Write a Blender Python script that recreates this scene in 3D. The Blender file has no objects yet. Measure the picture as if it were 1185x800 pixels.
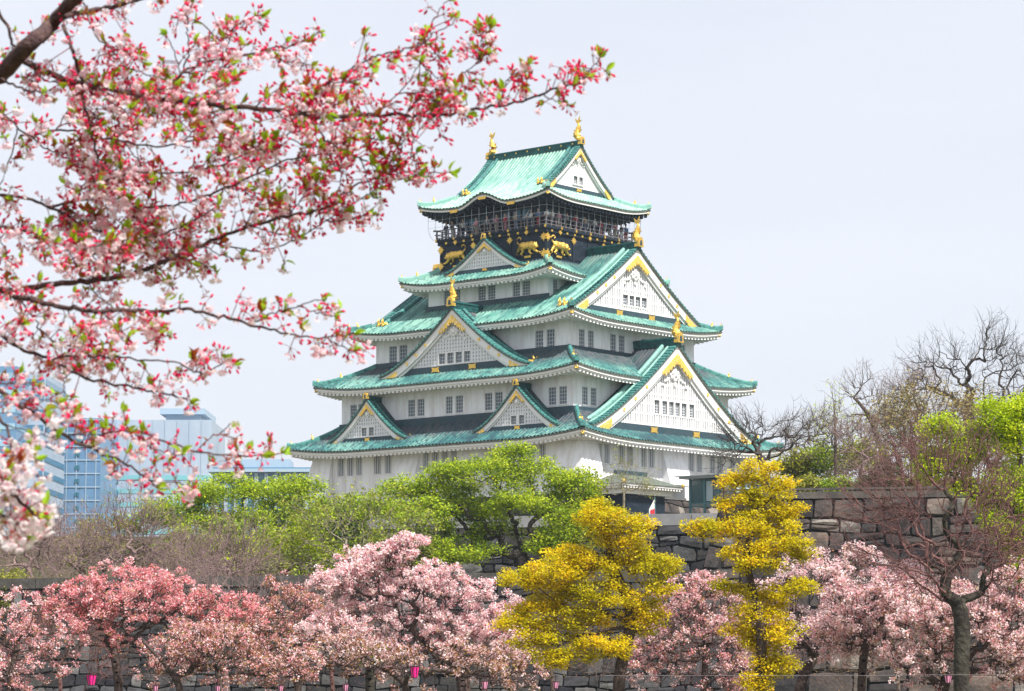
import bpy, math, random
import numpy as np
R = math.radians
random.seed(7); rng = np.random.default_rng(7)
sc = bpy.context.scene
HAZE = .00013

# ------------------------------------------------------------------ camera
PITCH = math.atan(371/3000)
cam_d = bpy.data.cameras.new('camera'); cam = bpy.data.objects.new('camera', cam_d)
sc.collection.objects.link(cam); sc.camera = cam
cam.location = (0, 0, 0); cam.rotation_euler = (math.pi/2 + PITCH, 0, 0)
cam_d.sensor_width = 36; cam_d.lens = 3000/1185*36
cam_d.clip_start = 0.1; cam_d.clip_end = 20000
cam_d.dof.use_dof = True; cam_d.dof.focus_distance = 200; cam_d.dof.aperture_fstop = 13

# ------------------------------------------------------------------ light
SUN_EL, SUN_AZ = R(56), R(141)           # azimuth measured clockwise from +Y
wd = bpy.data.worlds.new('World'); sc.world = wd; wd.use_nodes = True
nt = wd.node_tree; nt.nodes.clear()
sky = nt.nodes.new('ShaderNodeTexSky'); sky.sky_type = 'NISHITA'; sky.sun_disc = False
sky.sun_elevation = SUN_EL; sky.sun_rotation = SUN_AZ; sky.air_density = 1.0; sky.dust_density = 3.0
tc = nt.nodes.new('ShaderNodeTexCoord')
mp = nt.nodes.new('ShaderNodeMapping'); mp.inputs['Scale'].default_value = (1.2, 1.2, 5)
ns = nt.nodes.new('ShaderNodeTexNoise'); ns.inputs['Scale'].default_value = 2.2; ns.inputs['Detail'].default_value = 5
ns.inputs['Roughness'].default_value = .55
mr = nt.nodes.new('ShaderNodeMapRange'); mr.inputs['From Min'].default_value = .3; mr.inputs['From Max'].default_value = .7
mr.inputs['To Min'].default_value = .80; mr.inputs['To Max'].default_value = .96
mx = nt.nodes.new('ShaderNodeMixRGB'); mx.inputs['Color2'].default_value = (5.6, 5.75, 6.25, 1)   # thin high cloud veil
bg = nt.nodes.new('ShaderNodeBackground'); bg.inputs['Strength'].default_value = 0.1
wo = nt.nodes.new('ShaderNodeOutputWorld')
L = nt.links.new
L(tc.outputs['Generated'], mp.inputs['Vector']); L(mp.outputs[0], ns.inputs['Vector'])
L(ns.outputs[0], mr.inputs['Value']); L(mr.outputs[0], mx.inputs['Fac'])
L(sky.outputs[0], mx.inputs['Color1']); L(mx.outputs[0], bg.inputs['Color']); L(bg.outputs[0], wo.inputs['Surface'])
sl = bpy.data.lights.new('sun', 'SUN'); sl.energy = 5.0; sl.angle = R(1.5); sl.color = (1, .95, .87)
sun = bpy.data.objects.new('sun', sl); sc.collection.objects.link(sun)
sun.rotation_euler = (math.pi/2 - SUN_EL, 0, math.pi - SUN_AZ)
sun.location = (60, -60, 120)
sc.view_settings.view_transform = 'Standard'; sc.view_settings.look = 'None'
sc.view_settings.gamma = 1; sc.view_settings.use_curve_mapping = False
sc.view_settings.exposure = 0.72
try:
    sc.cycles.use_denoising = True; sc.cycles.denoiser = 'OPENIMAGEDENOISE'
    sc.cycles.max_bounces = 6; sc.cycles.transparent_max_bounces = 6; sc.cycles.volume_bounces = 0
    sc.cycles.caustics_reflective = False; sc.cycles.caustics_refractive = False
except Exception: pass

# ------------------------------------------------------------------ helpers
CP, SP = math.cos(PITCH), math.sin(PITCH)
def at(px, py, Y):                       # the point seen at a photograph pixel, at world depth Y
    a = (px-592.5)/3000; b = (400-py)/3000
    d = np.array([a, CP-b*SP, SP+b*CP]); return d*(Y/d[1])

def link(o, parent=None):
    sc.collection.objects.link(o)
    if parent is not None: o.parent = parent
    return o
def tag(o, label=None, cat=None, group=None, kind=None):
    if label: o['label'] = label
    if cat: o['category'] = cat
    if group: o['group'] = group
    if kind: o['kind'] = kind
    return o
def empty(name, loc, rz=0, **k):
    o = bpy.data.objects.new(name, None); o.location = loc; o.rotation_euler = (0, 0, rz); o.empty_display_size = .5
    link(o); return tag(o, **k)
def mesh_np(name, V, Fq, mat, parent=None, rnd=None, uv=None, smooth=False):
    """V (n,3); Fq (m,k) all the same k, or a list of faces"""
    me = bpy.data.meshes.new(name)
    V = np.asarray(V, np.float32)
    if isinstance(Fq, np.ndarray):
        m, k = Fq.shape
        me.vertices.add(len(V)); me.vertices.foreach_set('co', V.ravel())
        me.loops.add(m*k); me.loops.foreach_set('vertex_index', Fq.astype(np.int32).ravel())
        me.polygons.add(m); me.polygons.foreach_set('loop_start', np.arange(0, m*k, k, dtype=np.int32))
        try: me.polygons.foreach_set('loop_total', np.full(m, k, dtype=np.int32))
        except Exception: pass
    else:
        me.from_pydata([tuple(map(float, v)) for v in V], [], Fq)
    me.update(calc_edges=True)
    if rnd is not None:
        a = me.attributes.new('rnd', 'FLOAT', 'FACE'); a.data.foreach_set('value', np.asarray(rnd, np.float32))
    if uv is not None:
        l = me.uv_layers.new(name='UVMap'); vi = np.zeros(len(me.loops), np.int32); me.loops.foreach_get('vertex_index', vi)
        l.data.foreach_set('uv', np.asarray(uv, np.float32)[vi].ravel())
    if smooth: me.polygons.foreach_set('use_smooth', np.ones(len(me.polygons), bool))
    me.validate()
    me.materials.append(mat)
    return link(bpy.data.objects.new(name, me), parent)

class MB:
    def __init__(s, f=None): s.v = []; s.f = []; s.m = f or (lambda p: p)
    def add(s, vs, fs):
        n = len(s.v); s.v += [s.m(p) for p in vs]; s.f += [tuple(n+i for i in f) for f in fs]
    def hexa(s, c8): s.add(c8, [(0,3,2,1),(4,5,6,7),(0,1,5,4),(1,2,6,5),(2,3,7,6),(3,0,4,7)])
    def box(s, x0, x1, y0, y1, z0, z1):
        s.hexa([(x0,y0,z0),(x1,y0,z0),(x1,y1,z0),(x0,y1,z0),(x0,y0,z1),(x1,y0,z1),(x1,y1,z1),(x0,y1,z1)])
    def tube(s, pts, rad, n=6, sy=1.0, cap=True):
        pts = [np.array(p, float) for p in pts]; k = len(pts)
        if not hasattr(rad, '__len__'): rad = [rad]*k
        vs = []
        for i, p in enumerate(pts):
            t = pts[min(i+1, k-1)] - pts[max(i-1, 0)]; t = t/(np.linalg.norm(t)+1e-9)
            a = np.cross(t, (0, 0, 1.)) if abs(t[2]) < .95 else np.cross(t, (1., 0, 0))
            a /= np.linalg.norm(a); b = np.cross(a, t)
            for j in range(n):
                q = 2*math.pi*j/n; vs.append(tuple(p + a*math.cos(q)*rad[i] + b*math.sin(q)*rad[i]*sy))
        fs = [(i*n+j, i*n+(j+1) % n, (i+1)*n+(j+1) % n, (i+1)*n+j) for i in range(k-1) for j in range(n)]
        if cap: fs += [tuple(range(n)), tuple(range((k-1)*n, k*n))[::-1]]
        s.add(vs, fs)
    def sweep(s, pts, prof):             # prof: list of 3-D offsets, closed section carried along pts
        k = len(pts); n = len(prof)
        vs = [tuple(np.array(p)+np.array(q)) for p in pts for q in prof]
        fs = [(i*n+j, i*n+(j+1) % n, (i+1)*n+(j+1) % n, (i+1)*n+j) for i in range(k-1) for j in range(n)]
        fs += [tuple(range(n)), tuple(range((k-1)*n, k*n))[::-1]]
        s.add(vs, fs)
    def ell(s, c, r, n=10, m=6):
        c = np.array(c, float); vs = [tuple(c+(0, 0, r[2]))]
        for i in range(1, m):
            th = math.pi*i/m
            for j in range(n):
                ph = 2*math.pi*j/n
                vs.append((c[0]+r[0]*math.sin(th)*math.cos(ph), c[1]+r[1]*math.sin(th)*math.sin(ph), c[2]+r[2]*math.cos(th)))
        vs.append(tuple(c-(0, 0, r[2]))); fs = []
        for j in range(n): fs.append((0, 1+j, 1+(j+1) % n))
        for i in range(m-2):
            for j in range(n): fs.append((1+i*n+j, 1+(i+1)*n+j, 1+(i+1)*n+(j+1) % n, 1+i*n+(j+1) % n))
        e = len(vs)-1
        for j in range(n): fs.append((e, 1+(m-2)*n+(j+1) % n, 1+(m-2)*n+j))
        s.add(vs, fs)
    def build(s, name, mat, parent=None, smooth=False):
        o = mesh_np(name, s.v, s.f, mat, parent)
        if smooth: o.data.polygons.foreach_set('use_smooth', np.ones(len(o.data.polygons), bool))
        return o

def build_each(mb, name, m, parent, smooth=False):
    """one object for every connected piece collected in mb"""
    par = list(range(len(mb.v)))
    def fd(i):
        while par[i] != i: par[i] = par[par[i]]; i = par[i]
        return i
    for f in mb.f:
        r = fd(f[0])
        for j in f[1:]: par[fd(j)] = r
    gr = {}
    for f in mb.f: gr.setdefault(fd(f[0]), []).append(f)
    last = None
    for fs in gr.values():
        ids = sorted({i for f in fs for i in f}); mp_ = {i: k for k, i in enumerate(ids)}
        last = mesh_np(name, [mb.v[i] for i in ids], [tuple(mp_[i] for i in f) for f in fs], m, parent, smooth=smooth)
    return last

# ------------------------------------------------------------------ materials
def mat(name, col, rough=.8, metal=0, noise=None, bump=None, spec=.3, stretch=None):
    """noise: (scale, colour2, lo, hi) ; bump: (scale, strength)"""
    m = bpy.data.materials.new(name); m.use_nodes = True; t = m.node_tree; b = t.nodes['Principled BSDF']
    b.inputs['Base Color'].default_value = (*col, 1); b.inputs['Roughness'].default_value = rough
    b.inputs['Metallic'].default_value = metal; b.inputs['Specular IOR Level'].default_value = spec
    c = t.nodes.new('ShaderNodeTexCoord')
    if noise:
        n = t.nodes.new('ShaderNodeTexNoise'); n.inputs['Scale'].default_value = noise[0]; n.inputs['Detail'].default_value = 6
        n.inputs['Roughness'].default_value = .65
        r = t.nodes.new('ShaderNodeMapRange'); r.inputs['From Min'].default_value = noise[2]; r.inputs['From Max'].default_value = noise[3]
        x = t.nodes.new('ShaderNodeMixRGB'); x.inputs['Color1'].default_value = (*col, 1); x.inputs['Color2'].default_value = (*noise[1], 1)
        src = c.outputs['Object']
        if stretch: q = t.nodes.new('ShaderNodeMapping'); q.inputs['Scale'].default_value = stretch; t.links.new(src, q.inputs[0]); src = q.outputs[0]
        t.links.new(src, n.inputs['Vector']); t.links.new(n.outputs[0], r.inputs['Value'])
        t.links.new(r.outputs[0], x.inputs['Fac']); t.links.new(x.outputs[0], b.inputs['Base Color'])
    if bump:
        n = t.nodes.new('ShaderNodeTexNoise'); n.inputs['Scale'].default_value = bump[0]; n.inputs['Detail'].default_value = 5
        u = t.nodes.new('ShaderNodeBump'); u.inputs['Strength'].default_value = bump[1]; u.inputs['Distance'].default_value = .1
        t.links.new(c.outputs['Object'], n.inputs['Vector']); t.links.new(n.outputs[0], u.inputs['Height']); t.links.new(u.outputs[0], b.inputs['Normal'])
    return m

def ramp_mat(name, stops, rough=.7, trans=0.0, spec=.2, big=None, bump=None):
    """colour from the per-face attribute rnd through a colour ramp; optional translucency; big=(scale, amount, colour)"""
    m = bpy.data.materials.new(name); m.use_nodes = True; t = m.node_tree; b = t.nodes['Principled BSDF']
    b.inputs['Roughness'].default_value = rough; b.inputs['Specular IOR Level'].default_value = spec
    a = t.nodes.new('ShaderNodeAttribute'); a.attribute_name = 'rnd'
    r = t.nodes.new('ShaderNodeValToRGB'); e = r.color_ramp.elements
    e[0].position = stops[0][0]; e[0].color = (*stops[0][1], 1); e[1].position = stops[-1][0]; e[1].color = (*stops[-1][1], 1)
    for p, c in stops[1:-1]: q = e.new(p); q.color = (*c, 1)
    t.links.new(a.outputs['Fac'], r.inputs[0]); out = r.outputs[0]
    c = t.nodes.new('ShaderNodeTexCoord')
    if big:
        n = t.nodes.new('ShaderNodeTexNoise'); n.inputs['Scale'].default_value = big[0]; n.inputs['Detail'].default_value = 4
        g = t.nodes.new('ShaderNodeMapRange'); g.inputs['From Min'].default_value = .42; g.inputs['From Max'].default_value = .62
        g.inputs['To Max'].default_value = big[1]
        x = t.nodes.new('ShaderNodeMixRGB'); x.inputs['Color2'].default_value = (*big[2], 1)
        t.links.new(c.outputs['Object'], n.inputs['Vector']); t.links.new(n.outputs[0], g.inputs['Value'])
        t.links.new(g.outputs[0], x.inputs['Fac']); t.links.new(out, x.inputs['Color1']); out = x.outputs[0]
    t.links.new(out, b.inputs['Base Color'])
    if bump:
        n = t.nodes.new('ShaderNodeTexNoise'); n.inputs['Scale'].default_value = bump[0]; n.inputs['Detail'].default_value = 6
        u = t.nodes.new('ShaderNodeBump'); u.inputs['Strength'].default_value = bump[1]; u.inputs['Distance'].default_value = .1
        t.links.new(c.outputs['Object'], n.inputs['Vector']); t.links.new(n.outputs[0], u.inputs['Height']); t.links.new(u.outputs[0], b.inputs['Normal'])
    if trans:
        tr = t.nodes.new('ShaderNodeBsdfTranslucent'); t.links.new(out, tr.inputs['Color'])
        s = t.nodes.new('ShaderNodeMixShader'); s.inputs[0].default_value = trans
        t.links.new(b.outputs[0], s.inputs[1]); t.links.new(tr.outputs[0], s.inputs[2])
        t.links.new(s.outputs[0], t.nodes['Material Output'].inputs['Surface'])
    return m

def copper(name, light, mid, dark, lo, hi, brown, mott=.6):
    """patinated copper tiles: streaks run down the slope (UV = along eave, up slope as a 0-1 share);
    the sheltered copper under the next eave has stayed brown, and eave shade is painted into its colour"""
    m = bpy.data.materials.new(name); m.use_nodes = True; t = m.node_tree; b = t.nodes['Principled BSDF']; N = t.nodes.new; K = t.links.new
    b.inputs['Roughness'].default_value = .62; b.inputs['Specular IOR Level'].default_value = .35
    uv = N('ShaderNodeUVMap'); uv.uv_map = 'UVMap'
    mp = N('ShaderNodeMapping'); mp.inputs['Scale'].default_value = (2.2, .55, 1)
    n = N('ShaderNodeTexNoise'); n.inputs['Scale'].default_value = 1.0; n.inputs['Detail'].default_value = 7; n.inputs['Roughness'].default_value = .72
    K(uv.outputs[0], mp.inputs[0]); K(mp.outputs[0], n.inputs['Vector'])
    tc = N('ShaderNodeTexCoord'); n2 = N('ShaderNodeTexNoise'); n2.inputs['Scale'].default_value = .22; n2.inputs['Detail'].default_value = 4
    K(tc.outputs['Object'], n2.inputs['Vector'])
    s = N('ShaderNodeMath'); s.operation = 'MULTIPLY_ADD'; s.inputs[1].default_value = .55; K(n2.outputs[0], s.inputs[0]); 
    s0 = N('ShaderNodeMath'); s0.operation = 'MULTIPLY'; s0.inputs[1].default_value = .6; K(n.outputs[0], s0.inputs[0]); K(s0.outputs[0], s.inputs[2])
    r = N('ShaderNodeValToRGB'); e = r.color_ramp.elements
    e[0].position = lo; e[0].color = (*dark, 1); e[1].position = hi; e[1].color = (*light, 1); q = e.new((lo+hi)/2); q.color = (*mid, 1)
    K(s.outputs[0], r.inputs[0])
    # sheltered brown copper near the wall, darkened further as painted eave shadow
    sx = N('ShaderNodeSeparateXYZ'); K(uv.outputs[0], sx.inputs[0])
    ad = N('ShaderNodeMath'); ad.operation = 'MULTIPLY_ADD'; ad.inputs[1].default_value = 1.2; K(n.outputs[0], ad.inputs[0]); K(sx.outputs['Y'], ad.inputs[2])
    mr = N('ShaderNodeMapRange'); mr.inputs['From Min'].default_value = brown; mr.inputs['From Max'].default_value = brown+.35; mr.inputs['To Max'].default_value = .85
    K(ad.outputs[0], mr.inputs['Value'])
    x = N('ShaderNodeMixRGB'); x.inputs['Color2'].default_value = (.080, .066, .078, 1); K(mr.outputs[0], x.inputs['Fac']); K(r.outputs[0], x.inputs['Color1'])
    # pans between the cover tiles painted darker as shade beside the ribs; second, finer mottling of bare dark copper
    fx = N('ShaderNodeMath'); fx.operation = 'MULTIPLY_ADD'; fx.inputs[1].default_value = 1/PER; fx.inputs[2].default_value = 400.0; K(sx.outputs['X'], fx.inputs[0])
    fr_ = N('ShaderNodeMath'); fr_.operation = 'FRACT'; K(fx.outputs[0], fr_.inputs[0])
    pp = N('ShaderNodeMath'); pp.operation = 'PINGPONG'; pp.inputs[1].default_value = .5; K(fr_.outputs[0], pp.inputs[0])
    g2 = N('ShaderNodeMapRange'); g2.inputs['From Min'].default_value = .24; g2.inputs['From Max'].default_value = .16; g2.inputs['To Max'].default_value = .75; K(pp.outputs[0], g2.inputs['Value'])
    mp3 = N('ShaderNodeMapping'); mp3.inputs['Scale'].default_value = (2.4, 6.5, 1); K(uv.outputs[0], mp3.inputs[0])
    n3 = N('ShaderNodeTexNoise'); n3.inputs['Scale'].default_value = 1.0; n3.inputs['Detail'].default_value = 5; n3.inputs['Roughness'].default_value = .8; K(mp3.outputs[0], n3.inputs['Vector'])
    g3 = N('ShaderNodeMapRange'); g3.inputs['From Min'].default_value = .48; g3.inputs['From Max'].default_value = .58; g3.inputs['To Max'].default_value = mott; K(n3.outputs[0], g3.inputs['Value'])
    x3 = N('ShaderNodeMixRGB'); x3.inputs['Color2'].default_value = (*dark, 1); K(g3.outputs[0], x3.inputs['Fac']); K(x.outputs[0], x3.inputs['Color1'])
    x2 = N('ShaderNodeMixRGB'); x2.inputs['Color2'].default_value = (dark[0]*1.1, dark[1]*1.25, dark[2]*1.25, 1); K(g2.outputs[0], x2.inputs['Fac']); K(x3.outputs[0], x2.inputs['Color1'])
    K(x2.outputs[0], b.inputs['Base Color'])
    return m

PER = .42
M = {}
M['plaster'] = mat('white_plaster', (.85, .86, .89), .85, noise=(.9, (.72, .68, .66), .52, .8), bump=(3, .05))
M['plaster'] = mat('white_plaster', (.85, .86, .89), .85, noise=(.9, (.60, .56, .54), .44, .78), bump=(3, .05), stretch=(1.6, 1.6, .3))
M['white'] = mat('white_paint', (.80, .79, .78), .7, noise=(1.5, (.70, .68, .66), .5, .8))
M['lattice_white'] = mat('lattice_white', (.70, .70, .71), .75)
M['soffit'] = mat('shaded_white', (.30, .28, .28), .85)  # white soffit painted dark, as the shade between the rafters
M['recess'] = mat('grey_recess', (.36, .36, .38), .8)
M['lattice'] = mat('grey_lattice', (.50, .52, .55), .7)
M['gold'] = mat('gold_leaf', (.86, .56, .12), .38, .75, noise=(5, (.55, .33, .05), .5, .75), bump=(14, .6))
M['goldf'] = mat('gold_filigree', (.86, .56, .10), .42, .35, noise=(5.5, (.80, .76, .66), .57, .61), bump=(9, .7))
M['black'] = mat('black_lacquer', (.010, .018, .028), .6, spec=.12, noise=(2, (.03, .04, .06), .4, .7))
M['darkwood'] = mat('dark_timber', (.018, .026, .038), .7, spec=.12)
M['band'] = mat('dark_slate_copper', (.022, .055, .075), .6, noise=(2, (.05, .07, .08), .4, .7))
M['green_dark'] = mat('dark_patina', (.02, .13, .125), .6, noise=(2.5, (.015, .06, .065), .42, .62))
M['green_mid'] = mat('mid_patina', (.06, .22, .20), .6, noise=(3, (.02, .09, .09), .45, .62))
M['green_light'] = mat('light_patina', (.20, .40, .34), .6, noise=(3, (.07, .22, .19), .5, .7))
M['tile_end'] = mat('tile_ends', (.075, .10, .09), .7, noise=(6, (.16, .17, .13), .45, .6))
M['glass'] = mat('window_glass', (.12, .16, .21), .3, spec=.4)
M['pane'] = mat('grey_shutter', (.46, .48, .51), .6)
M['bar'] = mat('window_bars', (.15, .15, .17), .6)
M['rail'] = mat('balcony_rail', (.16, .14, .15), .6)
M['wire'] = mat('steel_wire', (.42, .48, .54), .5)
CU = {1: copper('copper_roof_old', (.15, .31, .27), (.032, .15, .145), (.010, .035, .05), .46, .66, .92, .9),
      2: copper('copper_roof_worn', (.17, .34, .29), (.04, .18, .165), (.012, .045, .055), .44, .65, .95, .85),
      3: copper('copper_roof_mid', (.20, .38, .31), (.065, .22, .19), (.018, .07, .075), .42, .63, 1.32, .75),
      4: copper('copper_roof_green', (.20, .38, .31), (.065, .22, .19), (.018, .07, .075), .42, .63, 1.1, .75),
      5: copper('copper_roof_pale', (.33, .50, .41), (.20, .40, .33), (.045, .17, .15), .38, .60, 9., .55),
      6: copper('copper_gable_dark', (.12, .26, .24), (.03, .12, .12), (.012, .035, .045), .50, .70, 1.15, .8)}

# ================================================================== castle keep
YAW = R(49.72); CC = np.array([2.21, 250., 0])
keep = empty('castle_keep', tuple(CC), YAW-math.pi/2,
             label='white five tiered castle keep with green copper roofs and gold ornaments above the trees', cat='castle')
def uvz(p): return (p[0], -p[1], p[2])
def S(side, s, o, z):
    return {'v+': (s, o, z), 'u+': (o, s, z), 'v-': (s, -o, z), 'u-': (-o, s, z)}[side]
SIDES = ('v+', 'u+', 'v-', 'u-')
TIER = {  # a, b, z0, lin, quad, wall above (au, bv), lift
    1: dict(a=18.36, b=15.43, z0=20.18, l=.5, q=.05, wa=14.44, wb=11.91),
    2: dict(a=16.44, b=13.91, z0=26.22, l=.5, q=.02, wa=12.08, wb=9.61),
    3: dict(a=14.08, b=11.61, z0=31.62, l=.5, q=.0125, wa=12.0, wb=7.12),
    4: dict(a=9.54, b=9.17, z0=36.33, l=.5, q=.03, wa=6.65, wb=6.35),
    5: dict(a=8.25, b=7.93, z0=43.80, l=.42, q=.0435, wa=5.3, wb=0.0)}
WALL = {1: (16.45, 13.5, 15.3, 20.6), 2: (14.44, 11.91, 22.3, 26.6), 3: (12.08, 9.61, 28.4, 32.1), 4: (7.5, 7.12, 33.4, 36.8)}
PER = .42
def prof(t, d): T = TIER[t]; return T['z0'] + T['l']*d + T['q']*d*d
def lift(t, e, d):
    T = TIER[t]; Lc = .62*T['b']; dm = 4.5
    return .62*np.maximum(0, 1-e/Lc)**2.2*np.maximum(0, 1-d/dm)
def kara(t, side, s, d):                 # the wave-shaped bulge in the top eave
    if t != 5 or side != 'v+': return 0*s
    x = np.minimum(np.abs(s)/3.1, 1); w = .5+.5*np.cos(math.pi*x)
    return 1.0*w**.9*np.maximum(0, 1-d/4.6)**1.3
def roof_z(t, side, s, d):
    A = TIER[t]['a'] if side[0] == 'v' else TIER[t]['b']
    return prof(t, d) + lift(t, A-np.abs(s), d) + kara(t, side, s, d)
def ribh(x): p = (x/PER) % 1; return .13*np.where((p > .2) & (p < .8), 1., 0.)*np.clip(np.sin(math.pi*np.clip((p-.1)/.8, 0, 1)), 0, 1)

for t, T in TIER.items():
    V = []; F = []; UVc = []; n0 = 0
    fas = MB(uvz); til = MB(uvz); sof = MB(uvz); raf = MB(uvz)
    for side in SIDES:
        A, B = (T['a'], T['b']) if side[0] == 'v' else (T['b'], T['a'])
        if side[0] == 'v': dm = B - (T['wb'] if t not in (3, 5) else 0)
        else: dm = B - T['wa'] + (.0)
        ug = {3: 12.6, 5: 5.75}.get(t)
        nc = int(round(2*A/(PER/4))); s = np.linspace(-A, A, nc+1); rows = 20 if t in (3, 5) else 12
        if side[0] == 'v' and ug:
            dmax = np.where(np.abs(s) <= ug, dm, np.minimum(dm, A-np.abs(s)))
        else: dmax = np.minimum(dm, A-np.abs(s))
        fr = np.linspace(0, 1, rows+1)
        Sg, Fg = np.meshgrid(s, fr, indexing='ij'); D = Fg*dmax[:, None]
        Z = roof_z(t, side, Sg, D) + ribh(Sg+.02)
        if t == 5 and side == 'v+':      # crease ridge above the bulge
            Z += .13*np.exp(-(Sg/.22)**2)*np.clip(1-D/3.3, 0, 1)**.5
        P = np.array([S(side, a, B-d, z) for a, d, z in zip(Sg.ravel(), D.ravel(), Z.ravel())])
        P[:, 1] *= -1
        V.append(P); idx = np.arange(Sg.size).reshape(Sg.shape) + n0; n0 += Sg.size
        F.append(np.stack([idx[:-1, :-1], idx[1:, :-1], idx[1:, 1:], idx[:-1, 1:]], -1).reshape(-1, 4))
        UVc.append(np.stack([Sg.ravel()*1.0 + {'v+': 0, 'u+': 50, 'v-': 90, 'u-': 130}[side], (D/max(dm, 3.5)).ravel()], -1))
        # eave edge: tile ends, two white fascia boards, rafters, soffit
        k = 60; ss = np.linspace(-A, A, k+1)
        def path(inset, dz):
            r = (A-inset)/A; q = ss*r
            return [S(side, a, B-inset, float(roof_z(t, side, np.array(b_), 0.)+dz)) for a, b_ in zip(q, ss)]
        no = np.array(S(side, 0, 1, 0.)); no[2] = 0
        def strip(mb, inset, ztop, h, th):
            mb.sweep(path(inset, 0), [tuple(np.array((0, 0, ztop))), tuple(no*-th+np.array((0, 0, ztop))), tuple(no*-th+np.array((0, 0, ztop-h))), tuple(np.array((0, 0, ztop-h)))])
        strip(til, .02, -.01, .12, .25)
        if t < 5:
            strip(fas, .10, -.13, .20, .3); strip(fas, .22, -.335, .14, .3)
        else: strip(fas, .08, -.13, .17, .2)
        # round tile ends
        for q in np.arange(-A+PER*.6, A-.2, PER):
            z = float(roof_z(t, side, np.array(q), 0.)) ; c = S(side, q, B+.012, z+.0)
            w_ = .085; pts = []
            for a_ in range(6):
                th = a_*math.pi/3; pts.append(S(side, q+w_*math.cos(th), B+.015, z-.01+w_*math.sin(th)))
            pts2 = [tuple(np.array(p)-no*.12) for p in pts]
            til.add(pts+pts2, [(0, 1, 2, 3, 4, 5)]+[(j, (j+1) % 6, 6+(j+1) % 6, 6+j) for j in range(6)])
        # soffit, rising inwards
        for i in range(k):
            vs = []
            for j_, ins in ((i, .3), (i+1, .3), (i+1, 3.0), (i, 3.0)):
                r = (A-ins)/A; z = float(roof_z(t, side, np.array(ss[j_]), 0.)*(1 if ins < 1 else 0) + (T['z0'] if ins > 1 else 0)) - .42 + .2*ins
                vs.append(S(side, ss[j_]*r, B-ins, z))
            sof.add(vs, [(0, 1, 2, 3)])
        rs = .52
        for q in np.arange(-A+.5, A-.3, rs):
            Ln = min(2.7, A-abs(q)-.1)
            if Ln < .25: continue
            z = float(roof_z(t, side, np.array(q), 0.)); w_ = .12
            z1 = T['z0'] - .42 + .2*Ln
            zz = z-.42+.05
            c8 = []
            for zb in (-.27, .02):
                for (sx, ins, z_) in ((-w_, .24, zz), (w_, .24, zz), (w_, Ln, zz*(1-Ln/2.7)+z1*(Ln/2.7)), (-w_, Ln, zz*(1-Ln/2.7)+z1*(Ln/2.7))):
                    c8.append(S(side, q+sx, B-ins, z_+zb))
            raf.hexa(c8)
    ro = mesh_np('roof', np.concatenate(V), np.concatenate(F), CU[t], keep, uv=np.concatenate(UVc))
    ro['label'] = {1: 'lowest and widest green tiled roof, dark weathered patina', 2: 'second roof from the bottom, green copper tiles',
                   3: 'middle roof with the big gable facing right', 4: 'small green roof directly under the black storey', 5: 'pale green top roof with curved eave'}[t]
    til.build('tile_edge', M['tile_end'], ro); fas.build('fascia', M['white'], ro)
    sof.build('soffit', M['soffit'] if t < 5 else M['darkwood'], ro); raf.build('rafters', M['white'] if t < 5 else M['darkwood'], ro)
    # hip ridges
    hip = MB(uvz); gl = MB(uvz)
    dmx = {3: 1.7, 5: 2.6}.get(t, T['a']-T['wa'])
    for su in (-1, 1):
        for sv in (-1, 1):
            pts = []
            for d in np.linspace(-.02, dmx, 12):
                e = max(d, 0)
                z = prof(t, e) + float(lift(t, e, e)) + .16 + (.22*max(0, 1-e/.8)**2)
                pts.append(np.array((su*(T['a']-d), sv*(T['b']-d), z)))
            nn = np.array((su, -sv, 0.))/math.sqrt(2)
            hip.sweep(pts, [tuple(nn*.22+np.array((0, 0, -.25))), tuple(nn*.2+np.array((0, 0, .12))), tuple(nn*.09+np.array((0, 0, .26))),
                            tuple(-nn*.09+np.array((0, 0, .26))), tuple(-nn*.2+np.array((0, 0, .12))), tuple(-nn*.22+np.array((0, 0, -.25)))])
            # gold corner finial with an upward spike, and the gilded beam end under the corner
            o_ = np.array((su, sv, 0.))/math.sqrt(2); c = pts[1]+np.array((0, 0, .1))
            for cc, sz in ((pts[1], .42), (pts[5], .62)):
                c = cc+np.array((0, 0, .2))
                gl.tube([c-o_*.1*sz+(0, 0, -.15*sz), c+o_*.1*sz+(0, 0, .1*sz), c+o_*.12*sz+(0, 0, .42*sz), c+o_*.28*sz+(0, 0, .75*sz)], [.30*sz, .26*sz, .13*sz, .03], 6)
            c = pts[0]+np.array((0, 0, -.75))-o_*.45
            gl.tube([c-o_*.35, c+o_*.22], [.19, .19], 6)
    build_each(hip, 'hip_ridge', M['green_light' if t > 3 else 'green_mid'], ro); build_each(gl, 'corner_finial', M['gold'], ro)
    # flashing band where the roof meets the storey above
    if t in (1, 2, 4):
        fb = MB(uvz); zb = prof(t, T['b']-T['wb'])-.1; zt = {1: 23.2, 2: 29.12, 4: 38.1}[t]
        for side in SIDES:
            A, B = (T['wa'], T['wb']) if side[0] == 'v' else (T['wb'], T['wa'])
            vs = [S(side, s_*(A+o_), B+o_, z_) for z_ in (zb, zt) for s_, o_ in ((-1, .16), (1, .16), (1, .0), (-1, .0))]
            fb.hexa(vs)
        fb.build('flashing', M['band'], ro)
fb = MB(uvz)
fb.box(-7.72, 7.72, 7.12, 7.32, 34.0, 34.56); fb.build('flashing', M['band'], keep)

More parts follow.
